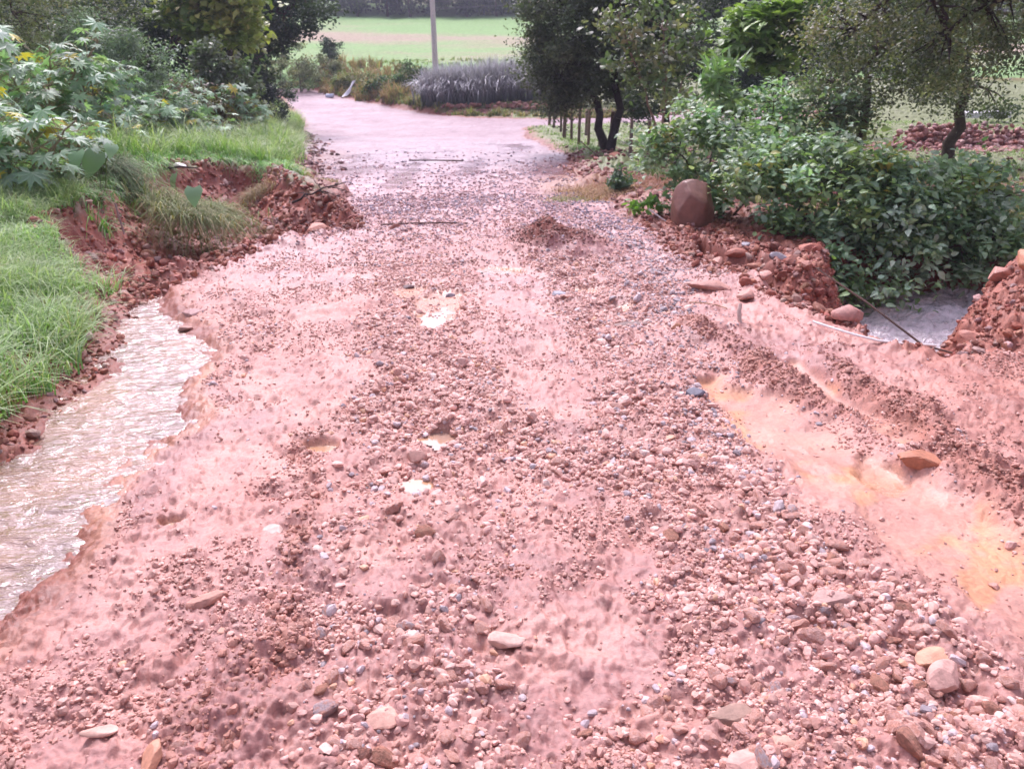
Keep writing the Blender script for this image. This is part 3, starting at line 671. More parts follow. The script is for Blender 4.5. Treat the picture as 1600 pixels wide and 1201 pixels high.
# big boulder
v, f = ico(4); m_ = (np.abs(v)**2.9).sum(1)**(-1/2.9); v = v*m_[:, None]
for nn, dd in (((.10, -.50, .86), .80), ((.75, -.45, .45), .86), ((-.8, -.3, .5), .88), ((-.45, -.85, .1), .90), ((.6, -.8, -.1), .92), ((.3, .5, .8), .9)):
    nn = np.array(nn)/np.linalg.norm(nn); e_ = np.clip(v@nn-dd, 0, None); v = v-nn*(e_*.88)[:, None]
v = v+(.018*fbm(v[:, 0]*3+v[:, 2], v[:, 1]*3-v[:, 2]*2, 900, 4, .6))[:, None]*v
b = MB(); b.add(v*np.array([.29, .28, .39]), f, (.21, .10, .075)); p = P(1080, 352)
bo = b.build('boulder', M_BOULDER, loc=(p[0], p[1], hz1(*p)+.22)); bo.rotation_euler = (0, 0, .15)
tag(bo, 'large smooth brown wet boulder standing at the verge beside the shrubs', 'boulder')
# rubble on the slope under the boulder
k = 0; rubs = {}
for (px, py, s_) in ((1113, 395, .1), (1131, 402, .08), (1098, 390, .08), (1150, 392, .1), (1122, 412, .07), (1168, 408, .1), (1185, 402, .08), (1205, 425, .1), (1178, 424, .09), (1228, 432, .08), (1145, 378, .07),
                     (1250, 415, .08), (1212, 405, .09), (1290, 455, .09), (1302, 476, .08), (1238, 448, .07), (1128, 365, .07), (1165, 385, .06), (1270, 440, .07), (1310, 490, .07), (1195, 440, .08), (1500, 500, .06), (1580, 455, .07), (1560, 440, .05), (1540, 455, .06), (1575, 520, .05)):
    c = [PK, MUD, GR, RED, (.42, .2, .15)][k % 5]; right = px > 1450
    o = single_rock(px, py, s_, 60+k, c, None, 'rock', scale=(1.2, .9, .8), rot=k, sub=2)
    nm = ['pale pink', 'muddy brown', 'dull grey', 'brick-red', 'pinkish brown'][k % 5]; rubs.setdefault((nm, right), []).append((px, o)); k += 1

for (nm, right), L in rubs.items():
    L.sort(key=lambda t: t[0])
    for i, (_, o) in enumerate(L):
        w_ = '' if len(L) == 1 else ['leftmost', 'second', 'third', 'fourth', 'fifth'][i]+(' from left' if i else '')+' '
        tag(o, f"{w_}{nm} fist-sized rock "+('on the mound right of the creek' if right else 'on the slope below the boulder'), 'rock', 'rocks on the eroded slopes')
# ------------------------------------------------------------------ grass
def in_poly(poly, n, grow=0):
    x0, y0 = poly.min(0); x1, y1 = poly.max(0); out = []
    tot = 0
    while tot < n:
        x = rng.uniform(x0, x1, n*2); y = rng.uniform(y0, y1, n*2); k = sdf(poly, x, y) < grow; out.append(np.stack([x[k], y[k]], 1)); tot += k.sum()
    return np.concatenate(out)[:n]
GREENS = [(.14, .33, .08), (.19, .40, .10), (.23, .43, .14), (.10, .26, .08), (.28, .40, .15)]
def grass(poly, n, ht, wd, bend, cols, label, name='grass', m=M_GRASS, tip=None, clump=0, segs=4, keepout=True, droop=.5, var=.25):
    p = in_poly(poly, n)
    if clump:
        nc = max(1, n//clump); c = p[:nc]; i = rng.integers(0, nc, n); p = c[i]+rng.normal(0, .09, (n, 2))*rng.uniform(.3, 1.3, (nc, 1))[i]
    z, k = surf(p[:, 0], p[:, 1], False)
    if keepout:
        e = .05*fbm(p[:, 0]*3, p[:, 1]*3, 9, 2)
        ok = (k['ds'] > .05+e) & (k['dg'] > .0+e) & (k['dr'] > .04+e) & (k['dp'] > .02+e); p = p[ok]; z = z[ok]
    n = len(p); mod = .75+.45*fbm(p[:, 0]*1.4, p[:, 1]*1.4, 88, 2)
    mb = MB(); hue = (fbm(p[:, 0]*.9, p[:, 1]*.9, 89, 3)*.5+.5)[:, None]
    col = palette(n, cols, var)*(.8+.4*hue)
    blades(mb, np.column_stack([p, z-.01]), ht*mod, wd, bend*np.ones(n), col, tip, segs, droop)
    return tag(mb.build(name, m, smooth=True), label, 'grass', kind='stuff')
NEARB = PL([(-900, 1500), (-300, 1300), (0, 800), (100, 690), (200, 540), (215, 455), (190, 425), (150, 380), (100, 330), (-20, 300), (-400, 330), (-900, 520)])
LEFTB = PL([(90, 330), (235, 322), (330, 298), (420, 292), (465, 275), (485, 240), (478, 200), (440, 172), (330, 165), (200, 190), (60, 235), (-150, 290), (-100, 350)])
grass(NEARB, 95000, .50, .0060, 1.0, GREENS, 'lush bright green grass bending over the left bank beside the flood water', tip=(.42, .50, .30), clump=22)
grass(NEARB, 5000, .50, .004, 1.1, [(.30, .27, .14), (.36, .30, .17), (.22, .24, .10)], 'pale dead blades mixed into the left bank grass', m=M_DRY, clump=30)
grass(LEFTB, 80000, .80, .010, .95, GREENS, 'tall light green grass on the hump behind the washed-out hollow', tip=(.38, .44, .22), clump=30)
# fringe hanging over the hollow
fr = PL([(170, 400), (215, 345), (300, 305), (380, 296), (450, 300), (470, 290), (400, 280), (300, 288), (200, 325), (140, 380)])
grass(fr, 7000, .38, .008, 1.5, GREENS+[(.26, .25, .12)], 'green fringe of grass drooping over the cut bank', clump=24, keepout=False, droop=.9)
tu = PL([(285, 385), (300, 330), (330, 330), (360, 400), (340, 415), (290, 420)])
def tuft(px, py, n, r, ht, cols, label, wd=.006, bend=1.3, dz=0, name='grass_tuft', m=M_DRY, droop=.8, tip=None):
    c = P(px, py); p = c+rng.normal(0, r*.5, (n, 2)); z = hz(p[:, 0], p[:, 1])+dz
    mb = MB(); blades(mb, np.column_stack([p, z]), ht*np.ones(n), wd, bend*np.ones(n), palette(n, cols, .3), tip, 4, droop)
    g = G(px, py); return tag(mb.build(name, m, origin=tuple(g)), label, 'grass tuft')
tuft(312, 366, 2600, .45, .42, [(.22, .24, .11), (.30, .28, .15), (.15, .2, .08)], 'sagging tuft of half-dead grass slumped into the middle of the washed-out hollow', dz=.55, bend=1.6, droop=1.1)
tuft(195, 350, 1800, .4, .45, [(.09, .15, .07), (.13, .2, .09), (.2, .2, .12)], 'dark green tuft drooping under the broad elephant-ear leaves', dz=.1, bend=1.5, droop=1.0)
tuft(400, 315, 500, .3, .28, [(.32, .22, .14), (.25, .2, .11)], 'dry straw tuft on the red face of the hollow', dz=.1)
tuft(500, 285, 700, .35, .12, [(.36, .24, .12), (.28, .24, .12)], 'flattened straw-coloured tuft on the tongue of mud beside the wet road')
tuft(945, 305, 3200, .75, .22, [(.36, .22, .12), (.42, .28, .16), (.25, .14, .09)], 'matted straw flattened over the right verge by the flood', bend=1.8)
tuft(1010, 300, 2400, .9, .26, [(.34, .18, .12), (.30, .14, .10)], 'reddish dead grass on the slope left of the boulder', bend=1.7)
tuft(895, 312, 900, .5, .10, [(.22, .26, .10), (.34, .28, .15)], 'low yellowish patch of grass at the edge of the right verge', bend=1.5)
tuft(915, 238, 900, .6, .22, [(.10, .2, .06), (.16, .26, .1)], 'bright tuft on the verge below the first fence posts')
MEAD = PL([(830, 212), (822, 200), (860, 188), (1700, 190), (1900, 330), (1500, 345), (1150, 330), (1040, 290), (960, 262), (885, 240)])
grass(MEAD, 42000, .16, .013, .9, [(.16, .27, .08), (.20, .31, .11), (.12, .2, .06)], 'short green meadow grass behind the fence on the right', tip=(.34, .42, .2), clump=12, segs=3)
CR = PL([(1180, 350), (1330, 395), (1500, 380), (1650, 360), (1900, 360), (1700, 320), (1300, 320)])
grass(CR, 9000, .3, .008, 1.1, [(.14, .2, .08), (.3, .26, .13)], 'tangled grass under the shrubs above the creek', clump=20, segs=3)
tuft(1395, 450, 700, .3, .35, [(.45, .20, .10), (.38, .16, .08)], 'orange exposed roots hanging over the red creek bank', dz=.2, name='root_tuft', droop=1.2)
VG = PL([(438, 141), (478, 136), (560, 156), (640, 172), (730, 182), (850, 185), (1000, 185)]); VG = np.vstack([VG, VG[::-1]+[[0, 3.2]]])
grass(VG, 9000, .45, .03, .8, [(.28, .24, .12), (.17, .24, .09), (.33, .25, .14)], 'rough verge grass along the far edge of the junction', segs=3, keepout=False, clump=14)
DG = PL([(500, 146), (545, 156), (600, 165), (640, 170), (660, 130), (560, 110), (500, 112)])
grass(DG, 6000, 1.0, .03, .6, [(.40, .27, .16), (.30, .2, .12), (.27, .27, .13)], 'tall brown dry grass beyond the far bend', m=M_DRY, segs=3, keepout=False, clump=30)
FG = np.array([[-20, 60.5], [14, 60.5], [22, 72], [-26, 72.]]); grass(FG, 9000, .3, .03, .8, [(.19, .28, .1), (.26, .27, .13)], 'weedy green margin of the field', segs=3, keepout=False, clump=16)

# ------------------------------------------------------------------ trees and shrubs
BARK = (.10, .075, .06)
def limb(mb, a, b, r0, r1, sag=.15, n=7, col=BARK, seg=6):
    a = np.array(a, float); b = np.array(b, float); t = np.linspace(0, 1, seg)[:, None]
    L = np.linalg.norm(b-a); m = rng.normal(0, .07, (seg, 3))*L*.6; m[0] = 0; m[-1] = 0
    p = a+(b-a)*t+np.array([0, 0, 1])*np.sin(t*math.pi)*sag*L+m*.5
    tube(mb, p, np.linspace(r0, r1, seg), n, np.array(col)*rng.uniform(.8, 1.2)); return p
def tree(name, label, base_, lobes, nleaf, lsize, leaf, cols, trunk_r=.15, clumps=60, clr=.35, cat='tree', group=None, stems=1, up=.6, m=M_LEAF, w=None, bark=BARK, trunk_name='trunk', crown_name='crown', fork=.45, twigs=1.0, droop=0, zmin=.05):
    """lobes: (dx, dy, z, rx, ry, rz) relative to the base"""
    base_ = Vector(base_); e = empty(name, base_, label, cat, group)
    tb = MB(); cm = MB(); lob = np.array(lobes, float); vol = lob[:, 3]*lob[:, 4]*lob[:, 5]; k = rng.choice(len(lob), clumps, p=vol**.7/(vol**.7).sum())
    v = rng.normal(size=(clumps, 3)); v /= np.linalg.norm(v, axis=1)[:, None]; rad = rng.uniform(.25, 1, clumps)**.45
    C = lob[k, :3]+v*rad[:, None]*lob[k, 3:6]; C[:, 2] = np.maximum(C[:, 2], zmin+.1)
    nodes = []
    for s_ in range(stems):
        a = rng.uniform(0, 6.28); off = np.array([math.cos(a), math.sin(a), 0])*trunk_r*(1.2 if stems > 1 else 0)
        L = lob[s_ % len(lob)]; top = L[:3]*np.array([.6, .6, 1]) if stems == 1 else L[:3]*np.array([.8, .8, .9])
        top = top+np.array([0, 0, -.2*L[5]]); p = limb(tb, off+np.array([0, 0, -.15]), top, trunk_r/(stems**.4), trunk_r*.35/(stems**.4), .0, 9, bark, 9); nodes += list(p[2:])
    for L in lob:
        d = [np.linalg.norm(q-L[:3]) for q in nodes]; q = nodes[int(np.argmin(d))]; p = limb(tb, q, L[:3], trunk_r*.4, trunk_r*.12, .08, 7, bark); nodes += list(p[2:])
    N = np.array(nodes)
    for i in range(clumps):
        if rng.uniform() < twigs:
            q = N[int(np.argmin(((N-C[i])**2).sum(1)))]; limb(tb, q, C[i], trunk_r*.11+.003, .003, .05, 4, bark, 4)
    per = rng.integers(0, clumps, nleaf); cr = clr*rng.uniform(.5, 1.3, clumps)
    off = rng.normal(size=(nleaf, 3))*cr[per][:, None]*np.array([.62, .62, .42]); pos = C[per]+off; pos[:, 2] = np.maximum(pos[:, 2], zmin)
    nrm = rng.normal(size=(nleaf, 3))*.75+np.array([0, 0, up*1.4]); 
    if droop: pos[:, 2] -= droop*np.hypot(off[:, 0], off[:, 1])
    cc = palette(clumps, cols, .22, w); col = cc[per]*rng.uniform(.75, 1.25, (nleaf, 1))
    place(cm, leaf[0], leaf[1], pos, nrm, rng.uniform(0, 6.28, nleaf), lsize*rng.uniform(.6, 1.2, nleaf), col)
    tb.build(trunk_name, M_BARK, e); cm.build(crown_name, m, e, smooth=False); return e
def gp(px, py, dz=0): p = P(px, py); return (p[0], p[1], hz1(p[0], p[1])+dz)
def wz(px, d, z=0.): # ground point at distance d seen in photo column px
    H = CAMZ-base(d); zc = d*math.cos(PITCH)+H*math.sin(PITCH); x = (px-800)/F*zc; return (x, d, hz1(x, d)+z)
DK = [(.045, .08, .045), (.06, .10, .05), (.04, .07, .045), (.08, .12, .055)]
DB = [(.03, .05, .045), (.045, .075, .055), (.06, .09, .06)]
OL = [(.15, .19, .08), (.19, .22, .09), (.11, .15, .07), (.25, .24, .11)]
YG = [(.27, .36, .09), (.34, .42, .11), (.19, .28, .07), (.38, .40, .13)]
SG = [(.09, .15, .09), (.12, .19, .11), (.07, .12, .08), (.16, .22, .13)]
BR = [(.07, .15, .05), (.10, .19, .07), (.05, .11, .05), (.13, .21, .08), (.24, .24, .07)]
# left background
tree('dark_tree', 'tall very dark evergreen tree filling the gap behind the feathery tree', wz(250, 30), [(0, 0, 4.5, 3, 2.2, 2.4), (1, -.5, 2.4, 2.6, 1.6, 1.8), (-2, 0, 3.5, 2, 1.6, 2.5)], 26000, .17, L_OVAL, DK, .3, 130, .5, m=M_FAR)
tree('dark_tree', 'dark tree leaning over the bend with its crown hanging above the road', wz(410, 36), [(0, 0, 5, 2.6, 2, 2.4), (1.6, -.4, 4.6, 1.7, 1.3, 1.6), (-1, 0, 2.6, 1.8, 1.4, 1.6), (2.6, -.5, 5.4, 1.3, 1, .9)], 26000, .17, L_OVAL, DK+DB, .28, 120, .5, m=M_FAR)
tree('leafy_tree', 'yellow-green leafy tree at the top between the dark trees', wz(378, 27), [(0, 0, 4.2, 1.3, 1.1, 1.1), (-.9, .2, 3.6, 1.0, .9, .9), (.7, 0, 3.2, .9, .8, .7)], 7000, .22, L_HEART, YG, .14, 55, .42, up=1)
tree('dark_bush', 'round dark bush bulging into the road at the bend', wz(428, 36), [(0, 0, 1.1, 1.0, .9, 1.0), (-.5, 0, 1.6, .8, .7, .7)], 7000, .12, L_OVAL, DB, .08, 50, .3, cat='bush', stems=3, trunk_name='stem', crown_name='foliage')
tree('brown_bush', 'olive and brown bush in front of the round dark bush', wz(385, 31), [(0, 0, 1.0, 1.2, .8, .9), (-1.2, 0, 1.3, 1, .7, 1)], 7000, .13, L_OVAL, OL+[(.12, .08, .04)], .07, 45, .35, cat='bush', stems=3, trunk_name='stem', crown_name='foliage')
tree('feathery_tree', 'olive feathery-leaved tree spreading across the top left corner', wz(60, 19), [(-1, 0, 4.0, 2.6, 1.5, 1.5), (1.6, -.3, 3.3, 1.7, 1.1, 1.0), (-3, 0, 2.9, 2, 1.3, 1.2), (.3, 0, 2.5, 1.4, 1, .8)], 30000, .095, L_NARROW, OL, .16, 150, .42, up=.9, droop=.2)
tree('feathery_tree', 'dull olive feathery tree behind the castor plants, under the bigger one', wz(150, 23), [(0, 0, 2.8, 2.0, 1.2, 1.2), (-1.8, 0, 2.3, 1.6, 1.2, 1.1), (1.2, 0, 3.8, 1.2, 1, 1)], 20000, .10, L_NARROW, OL+DK, .12, 100, .42, up=.9, droop=.2)
tree('dark_tree', 'dark green tree at the far left edge behind the feathery one', wz(-120, 24), [(0, 0, 4, 3.2, 2, 2.5), (2.5, 0, 2.5, 2.4, 1.6, 1.8)], 20000, .16, L_OVAL, DK, .25, 110, .5, m=M_FAR)
tree('sage_shrub', 'soft grey-green shrub between castor plants and dark trees', wz(225, 19.5), [(0, 0, 1.5, 1.0, .8, .9), (-.8, 0, 2.1, .7, .6, .6), (.8, 0, .9, .8, .6, .6)], 14000, .12, L_NARROW, [(.17, .25, .18), (.22, .30, .22), (.14, .20, .15)], .06, 80, .3, cat='shrub', stems=4, trunk_name='stem', crown_name='foliage', up=.7)
tree('broadleaf_shrub', 'pale glossy-leaved shrub standing up before the dark trees', wz(345, 24), [(0, 0, 1.9, .6, .5, .8), (.7, 0, 1.6, .6, .5, .6)], 2200, .17, L_OVAL, [(.12, .17, .09), (.18, .22, .14)], .05, 40, .28, cat='shrub', stems=3, trunk_name='stem', crown_name='foliage')
# castor plants
def castor(px, d, h, label, n=5, spread=.9, dead=.05, ls=.30):
    b = wz(px, d); e = empty('castor_plant', b, label, 'castor plant', 'castor plants on the left bank')
    sb = MB(); lb = MB(); P_ = []; 
    for i in range(n):
        a = rng.uniform(0, 6.28); top = np.array([math.cos(a)*spread*rng.uniform(.2, 1), math.sin(a)*spread*rng.uniform(.2, 1)*.7, h*rng.uniform(.6, 1)])
        p = limb(sb, (rng.normal(0, .06), rng.normal(0, .06), -.1), top, .022, .010, .0, 6, (.30, .26, .17), 9)
        for j in range(int(30*h/2)+10):
            t = rng.uniform(.25, 1)**.7; q = p[int(t*8)]; aa = rng.uniform(0, 6.28); r = rng.uniform(.15, .42)
            tip = q+np.array([math.cos(aa)*r, math.sin(aa)*r, rng.uniform(-.05, .28)]); limb(sb, q, tip, .006, .004, .1, 4, (.28, .24, .14), 4); P_.append(np.append(tip, aa))
    P_ = np.array(P_); k = len(P_); nrm = np.stack([np.cos(P_[:, 3])*.5, np.sin(P_[:, 3])*.5, np.ones(k)], 1)+rng.normal(0, .28, (k, 3))
    col = palette(k, [(.20, .33, .20), (.26, .40, .26), (.32, .44, .32), (.16, .27, .15)], .2); dd = rng.uniform(0, 1, k) < dead; col[dd] = (.5, .40, .06)
    # leaf points outwards from its stalk
    X, Y, Z = frames(nrm, np.zeros(k)); want = np.stack([np.cos(P_[:, 3]), np.sin(P_[:, 3]), -.3*np.ones(k)], 1); sp = np.arctan2((want*Y).sum(1), (want*X).sum(1))
    place(lb, L_PALM[0], L_PALM[1], P_[:, :3], nrm, sp+rng.normal(0, .3, k), ls*rng.uniform(.55, 1.15, k), col)
    sb.build('stem', M_WOOD, e); lb.build('foliage', M_LEAF, e, smooth=False)
for a in ((20, 11.5, 1.9, 'tall castor plant at the left edge with bare forking stems', 6, 1.1, .07, .3), (110, 13, 2.0, 'tall castor plant second from the left with pale stems', 6, 1.1, .04, .3),
          (-90, 10.5, 2.2, 'big castor plant cut off by the left edge', 6, 1.2, .03, .32), (55, 9.6, 1.15, 'low spreading castor plant above the near grass', 6, 1.0, .06, .28),
          (160, 15.5, 1.9, 'castor plant in front of the sage shrub', 5, 1.0, .05, .28), (-30, 14.5, 2.5, 'tallest castor plant rising to the feathery tree', 6, 1.2, .05, .3),
          (215, 15.2, .85, 'short castor plant rising from the grass hump, left one', 3, .5, .1, .22), (125, 10.8, .95, 'short castor plant beside the shaded hollow', 4, .7, .08, .25),
          (300, 21, 1.5, 'castor plant above the middle of the grass hump', 5, 1.0, .03, .3), (350, 22.5, 1.6, 'castor plant on the right part of the grass hump', 5, 1.1, .03, .3),
          (405, 23, 1.1, 'castor plant nearest the road beside the round dark bush', 5, .9, .05, .3), (260, 20, 1.3, 'castor plant behind the reddish undergrowth', 4, .9, .05, .3), (190, 18, 1.7, 'castor plant filling the gap below the sage shrub', 6, 1.2, .03, .3), (330, 20, 1.1, 'low castor plant at the back edge of the grass hump', 5, 1.0, .03, .28), (240, 17, 1.2, 'castor plant behind the two short ones on the hump', 5, 1.0, .05, .28)):
    castor(a[0], a[1], a[2], a[3], *a[4:7], ls=a[7]*.72)
tree('brown_bush', 'reddish-brown undergrowth bush between the castor plants', wz(290, 22), [(0, 0, .7, 1.6, .7, .6)], 4000, .13, L_OVAL, [(.14, .09, .06), (.12, .11, .05)], .04, 40, .3, cat='bush', stems=4, trunk_name='stem', crown_name='foliage')
# elephant ears
def taro(px, py, leaves, label, dz=0):
    b = gp(px, py, dz); e = empty('elephant_ear_plant', b, label, 'elephant ear'); v, f = L_HEART
    for i, (lx, lz, sz, tilt, az) in enumerate(leaves):
        sb = MB(); limb(sb, (0, 0, -.1), (lx, 0, lz), .010, .006, .1, 6, (.14, .22, .09), 6)
        lb = MB(); nrm = np.array([[math.cos(az)*math.sin(tilt), math.sin(az)*math.sin(tilt), math.cos(tilt)]]); place(lb, v, f, np.array([[lx, 0, lz]]), nrm, np.array([rng.uniform(-.4, .4)-math.pi*.5]), sz*.95, np.array([[.20, .34, .19]])*rng.uniform(.8, 1.3))
        st = sb.build('stalk', M_LEAF, e, smooth=True); lb.build('leaf', M_LEAF, e, smooth=True)
taro(172, 372, [(-.18, .52, .28, .85, -1.8), (.06, .50, .34, 1.05, -1.4), (.28, .60, .20, .8, -1.0)], 'elephant ear plant with three broad leaves over the dark tuft')
taro(278, 330, [(.05, .42, .28, 1.1, -2.4)], 'elephant ear plant with one greyish leaf standing edge-on')
taro(316, 372, [(0, 1.0, .27, .85, -1.4)], 'elephant ear plant with one round leaf above the slumped tuft')
# right side
tree('fence_tree', 'dark small-leaved tree with a forked black trunk on the fence line', gp(955, 240), [(-1.2, 0, 3.6, 1.5, 1.3, 2.0), (.2, .2, 4.6, 1.5, 1.3, 1.6), (-1.7, .3, 2.2, .9, .9, 1.0), (-.6, 0, 2.2, 1.1, 1, .9), (.9, 0, 3.1, 1.0, .9, 1.3)], 90000, .10, L_OVAL, [(.085, .115, .065), (.115, .145, .08), (.065, .09, .05)], .2, 230, .42, stems=2, up=.6, bark=(.05, .04, .04))
tree('dark_tree', 'big dark bluish tree behind the bright palmate leaves', gp(1200, 215), [(0, 0, 3.4, 2.1, 1.6, 1.6), (-1.6, -.2, 2.6, 1.4, 1.1, 1.2), (1.5, 0, 3.2, 1.3, 1.1, 1.5), (0, 0, 5.2, 2.4, 1.6, 1.3), (-1.0, 0, 1.4, 1.2, .9, .7)], 36000, .13, L_OVAL, [(.04, .065, .055), (.055, .085, .07), (.035, .055, .04)], .26, 150, .42, bark=(.05, .04, .035))
tree('dark_tree', 'shadowy dark tree filling the gap right of the forked fence tree', wz(1035, 30), [(0, 0, 3.2, 1.8, 1.4, 1.6), (-.8, 0, 1.8, 1.2, 1, 1), (.6, 0, 5, 2, 1.5, 1.3)], 26000, .13, L_OVAL, [(.07, .10, .065), (.09, .125, .075), (.05, .075, .05)], .16, 110, .45)
tree('fine_leaf_tree', 'tall dense fine-leaved tree filling the sky behind the hanging branches', wz(1480, 20), [(0, 0, 3.6, 2.4, 1.3, 1.3), (-2, 0, 3.0, 1.8, 1.2, 1.2), (2.2, 0, 3.9, 2, 1.3, 1.2), (-1.2, -.5, 1.9, 1.3, .8, .8), (.3, -.4, 1.7, 1.0, .7, .6)], 34000, .085, L_OVAL, [(.10, .14, .07), (.14, .18, .09), (.075, .11, .05)], .16, 150, .4)
tree('vine_tree', 'pale spindly tree with bare reaching twigs beside the fence tree', gp(1040, 270), [(-.3, 0, 2.9, .9, .7, 1.1), (-.9, 0, 2.3, .7, .6, .7), (.2, 0, 1.9, .8, .6, .6), (-1.3, -.1, 3.2, .5, .4, .5)], 1800, .17, L_OVAL, [(.17, .2, .12), (.12, .17, .08), (.26, .27, .16), (.10, .15, .07)], .07, 60, .32, bark=(.26, .18, .14), stems=3)
tree('leafy_tree', 'bright green tree with fingered leaves at the top right of centre', gp(1215, 262), [(-.6, -.5, 3.15, 1.0, .7, .45), (.6, -.4, 3.4, .7, .6, .35), (-.9, -.6, 2.7, .8, .6, .35)], 1900, .24, L_LOBE3, [(.19, .29, .08), (.25, .35, .11), (.15, .24, .07)], .09, 50, .4, up=1.4, bark=(.07, .06, .05))
tree('fine_leaf_tree', 'fine-leaved tree whose branches hang over the top right', wz(1760, 12), [(-2.2, -.2, 3.2, 1.2, .9, .8), (-3.4, -.2, 2.6, 1.1, .8, .7), (-1.0, 0, 3.4, 1.3, 1, .9), (-4.0, -.4, 3.2, .9, .8, .7), (-2.6, 0, 3.9, 1.6, 1, .7), (-1.5, -.3, 2.5, .8, .6, .45), (-4.6, 0, 2.6, .7, .6, .6)], 34000, .062, L_OVAL, [(.085, .12, .06), (.12, .15, .08), (.06, .09, .045), (.20, .21, .13)], .17, 230, .30, up=.5, droop=.5, bark=(.06, .05, .045))
tree('fine_leaf_tree', 'second fine-leaved tree behind the shrubs, hazier and greyer', wz(1330, 15.5), [(0, 0, 2.9, 1.3, .9, .9), (1.1, 0, 2.4, 1.1, .8, .8), (.4, 0, 4.0, 1.5, 1, .9), (-.6, 0, 1.8, .9, .7, .6)], 26000, .07, L_OVAL, [(.11, .14, .08), (.15, .18, .11), (.08, .11, .06)], .12, 150, .34, up=.5, droop=.4)
SHL = [(.20, .31, .18), (.26, .38, .24), (.15, .25, .13), (.32, .42, .30), (.21, .31, .13)]
for i, (px, d, lob, nl, lab) in enumerate((
    (1140, 12.6, [(-.9, 0, .95, .6, .5, .4), (-.2, 0, 1.25, .7, .5, .35), (-.5, -.3, .5, .5, .4, .3), (.6, 0, .8, .6, .5, .4)], 3000, 'leftmost pale-topped broadleaf shrub reaching toward the big boulder'),
    (1225, 11.2, [(-.3, 0, .85, .65, .5, .4), (.4, 0, .95, .6, .5, .4), (.1, -.5, .3, .5, .4, .35)], 2300, 'broadleaf shrub rooted right above the rubble slope'),
    (1320, 10.6, [(-.2, 0, .95, .75, .5, .35), (.5, 0, .7, .6, .5, .4), (0, -.8, -.1, .55, .4, .4), (-.4, -.9, -.35, .4, .35, .3), (.3, -.4, .35, .8, .4, .3)], 3400, 'middle broadleaf shrub with glossy leaves over the creek'),
    (1430, 10.8, [(-.3, 0, .65, .7, .5, .35), (.5, 0, .7, .7, .5, .3), (0, -.8, -.1, .55, .4, .35), (-.6, -.9, -.25, .4, .35, .3), (.7, -.6, .1, .4, .35, .25), (.2, -.4, .35, .9, .4, .3), (1.0, -.1, .5, .6, .4, .3)], 3400, 'broadleaf shrub leaning down to the creek water'),
    (1560, 10.6, [(-.2, 0, .5, .6, .5, .3), (.6, 0, .55, .7, .5, .3)], 900, 'sparse rightmost broadleaf shrub by the tall fence post'),
    (1190, 15.0, [(0, 0, 1.5, 1.0, .6, .4), (-1.1, 0, 1.2, .9, .6, .4), (1, 0, 1.3, .9, .6, .4), (0, 0, .8, 1.2, .6, .4)], 3600, 'rear broadleaf shrub with flat light green top below the dark tree'),
    (1680, 10.0, [(0, 0, .6, .7, .6, .4)], 900, 'broadleaf shrub cut off by the right edge'))):
    tree('broadleaf_shrub', lab, wz(px, d), lob, int(nl*1.35), .12, L_OVATE, SHL+[(.36, .34, .10)], .04, 60, .27, cat='shrub', group='broadleaf shrubs along the creek', stems=4, up=1.1, w=[.22, .2, .2, .18, .17, .03], bark=(.08, .06, .05), trunk_name='stem', crown_name='foliage', droop=.15, zmin=-.85)
tree('green_shoot', 'tall bright shoot with strap leaves rising from the shrubs', wz(1105, 13.5), [(0, 0, 1.8, .25, .2, .45)], 260, .3, L_NARROW, [(.16, .28, .12), (.2, .32, .15)], .025, 10, .15, cat='shrub', trunk_name='stem', crown_name='foliage', up=.4)
tree('small_bush', 'small bluish-green bush growing out of the right verge straw', gp(966, 308), [(0, 0, .22, .2, .16, .2), (.05, 0, .42, .1, .1, .1)], 500, .10, L_OVAL, [(.09, .16, .09), (.12, .2, .12)], .015, 14, .11, cat='bush', stems=3, trunk_name='stem', crown_name='foliage')
tree('weed', 'bright green weed at the edge of the ditch left of the boulder', gp(1005, 340), [(0, 0, .18, .22, .14, .12), (.3, 0, .1, .14, .1, .08)], 160, .12, L_OVAL, [(.14, .28, .06), (.18, .32, .08)], .012, 8, .1, cat='weed', stems=2, trunk_name='stem', crown_name='foliage')
# far side of the junction
for px, d, h, r, cols, lab in ((605, 52, 1.1, 1.3, BR, 'light green bush at the foot of the field left of the plumed canes'), (650, 52, 1.6, 1.1, OL+BR, 'taller weedy bush touching the plumed cane row'), (560, 56, .9, 1.4, OL, 'low olive bush in the dry grass'),
        (470, 57, 3.0, 2.0, [(.20, .23, .11), (.25, .26, .14), (.14, .18, .09)], 'hazy yellowish bush where the road leaves the frame'), (500, 60, 1.3, 1.6, [(.19, .2, .1), (.15, .18, .09)], 'low yellowish bush above the far bend'),
        (440, 62, 4.0, 2.2, OL, 'tall olive bush behind the overhanging dark tree'), (700, 51, .5, .7, BR, 'tiny green weed clump before the plumed canes')):
    tree('verge_bush', lab, wz(px, d), [(0, 0, h*.55, r, r*.6, h*.5), (-r*.6, 0, h*.35, r*.6, r*.5, h*.35)], 3000, .17, L_OVAL, cols, .05, 40, .3, cat='bush', stems=3, m=M_FAR, trunk_name='stem', crown_name='foliage', up=.8)
tree('small_tree', 'small dark round-headed tree alone in front of the field', wz(519, 64), [(0, 0, 1.5, .75, .6, .7), (0, 0, .7, .7, .6, .5)], 2200, .16, L_OVAL, DK, .08, 22, .25, m=M_FAR)
